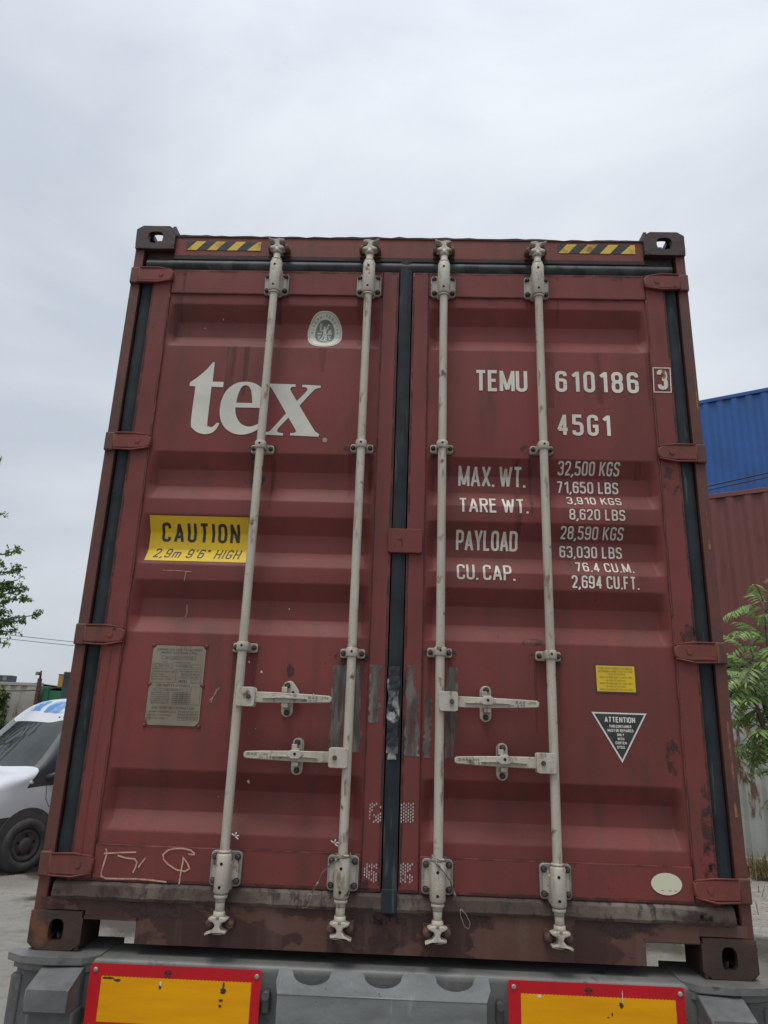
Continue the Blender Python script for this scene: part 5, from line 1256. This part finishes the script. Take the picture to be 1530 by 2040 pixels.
# sapling with long pinnate leaves at the right edge
rg = random.Random(9)
TB = Vector((3.62, 4.15, 0))
T = empty('pinnate_sapling', TB, label='bright green sapling with long feathery leaves in front of the white container at right', cat='tree')
tr = MB(); stems = [[(0, 0, 0), (-.03, .0, .8), (-.12, .0, 1.5), (-.16, .0, 2.1), (-.20, .03, 2.7), (-.18, .05, 3.25)], [(0, 0, .5), (.12, .08, 1.3), (.2, .1, 2.0), (.22, .12, 2.9), (.2, .1, 3.4)], [(-.1, 0, 1.2), (-.28, -.03, 1.75), (-.40, -.05, 2.25), (-.44, -.05, 2.62)], [(-.05, .1, 1.0), (-.05, .35, 1.9), (-.12, .5, 2.5), (-.1, .55, 2.95)]]
for s_ in stems: tr.tube(s_, [.028 - .004 * k for k in range(len(s_))], 8)
cw = MB()
def pinnate(base, az, up, ln, droop, npair, L_):
    d = Vector((math.cos(az), math.sin(az), 0)); pts = []
    for k in range(13):
        t = k / 12; pts.append(base + d * ln * t * (1 - .15 * t) + Vector((0, 0, ln * (up * t - droop * t * t))))
    tr.tube(pts[:], [.004 * (1 - k / 14) + .0008 for k in range(13)], 5)
    for q in range(npair + 1):
        t = .16 + .84 * q / npair; f = t * 12; i = min(int(f), 11); p = pts[i].lerp(pts[i + 1], f - i); tg = (pts[i + 1] - pts[i]).normalized()
        sd = tg.cross(Vector((0, 0, 1))).normalized(); nn = sd.cross(tg).normalized()
        size = L_ * (1 - .45 * abs(t - .45) * 1.4) * rg.uniform(.85, 1.1)
        if q == npair: leafquad(cw, p, tg, nn, size * .8, size * .23); continue
        for sg in (1, -1):
            ld = (sd * sg + tg * .55 - nn * rg.uniform(.3, .8) + rv(rg) * .12).normalized()
            leafquad(cw, p, ld, (nn + sd * sg * .3 + rv(rg) * .2).normalized(), size, size * .23)
for si, s_ in enumerate(stems):
    P_ = [Vector(p) for p in s_]; n_ = (34, 26, 26, 22)[si]; zmin = 1.42
    for k in range(n_):
        t = .3 + .7 * (k + .5) / n_; f = t * (len(P_) - 1); i = min(int(f), len(P_) - 2); b = P_[i].lerp(P_[i + 1], f - i)
        if b.z < zmin: continue
        az = k * 2.4 + si * 1.1 + rg.uniform(-.3, .3); tip = t > .85
        pinnate(b, az, rg.uniform(.35, .75) + (.4 if tip else 0), rg.uniform(.38, .56) * (.8 if tip else 1), rg.uniform(.45, .8), 11, .135)
for (bx_, by_, bz_, az, up, ln, dr) in ((-.42, -.05, 2.50, 3.3, .55, .40, .55), (-.40, -.05, 2.62, 3.0, .70, .44, .62), (-.16, .0, 3.10, 3.2, .75, .44, .85), (-.36, 0, 2.30, 3.4, .25, .42, .85), (-.30, 0, 2.05, 3.2, .10, .38, 1.15), (-.30, 0, 2.10, 3.9, .1, .34, 1.2), (-.2, 0, 2.85, 3.6, .5, .5, .5), (-.18, 0, 2.0, 4.3, .1, .4, 1.1), (-.1, 0, 2.5, 4.6, .4, .5, .7), (-.28, 0, 1.95, 2.9, .0, .30, 1.3), (-.35, -.05, 2.4, 3.6, .45, .42, .7), (-.38, -.1, 2.55, 4.0, .4, .42, .7), (-.38, 0, 2.42, 2.8, .4, .38, .7), (-.2, -.1, 2.3, 4.4, .3, .42, .8), (-.1, 0, 2.75, 4.0, .5, .5, .7), (-.3, 0, 2.2, 3.0, .35, .32, .9)):
    pinnate(Vector((bx_, by_, bz_)), az, up, ln, dr, 11, .14)
tr.build('trunk', M['bark'], T); cw.build('crown', M['leafR'], T)
# creeper climbing over the off-white container, and low scrub beside the van
def bush(lab, c, rx, ry, h, n, m_, nm='creeper_bush', L_=.11):
    T = empty(nm, (c[0], c[1], 0), label=lab, cat='bush'); mb = MB(); tr = MB(); rg = random.Random(int(abs(c[0]) * 100))
    for k in range(9):
        a = rg.uniform(0, 6.28); tr.tube([(rx * .2 * math.cos(a), ry * .2 * math.sin(a), 0), (rx * .4 * math.cos(a), ry * .4 * math.sin(a), h * .5), (rx * .7 * math.cos(a), ry * .6 * math.sin(a), h * rg.uniform(.75, .95))], [.02, .014, .005], 6)
    for k in range(n):
        a = rg.uniform(0, 6.28); q = rg.random() ** .4; z = rg.random() ** .8; wv = .75 + .35 * MN.noise(Vector((math.cos(a) * 2, math.sin(a) * 2, z * 4)))
        prof = (1 - .35 * z) ; p = Vector((rx * q * math.cos(a) * wv * prof, ry * q * math.sin(a) * wv * prof, .05 + z * h * (.9 + .15 * MN.noise(Vector((a, z * 3, 1))))))
        leafquad(mb, p, (rv(rg) + Vector((0, -.3, -.4))).normalized(), (rv(rg) + Vector((0, -.6, .9))).normalized(), L_ * rg.uniform(.7, 1.3), L_ * .6)
    tr.build('stem', M['bark'], T); mb.build('foliage', m_, T)
bush('yellow green creeper hanging over the front of the off white container', (-10.50, 16.55), .42, .35, 2.84, 5200, M['ivy'])
bush('low scrub between the creeper and the white van at the left edge', (-9.6, 13.2), 1.0, .6, 1.9, 4200, M['ivy'], 'scrub_bush', .09)

for o in S.objects:     # nothing may be left without the setting's or a thing's properties
    if o.parent is None and o.type in ('MESH', 'EMPTY') and not o.get('label'): o['label'] = o.name.replace('_', ' ')
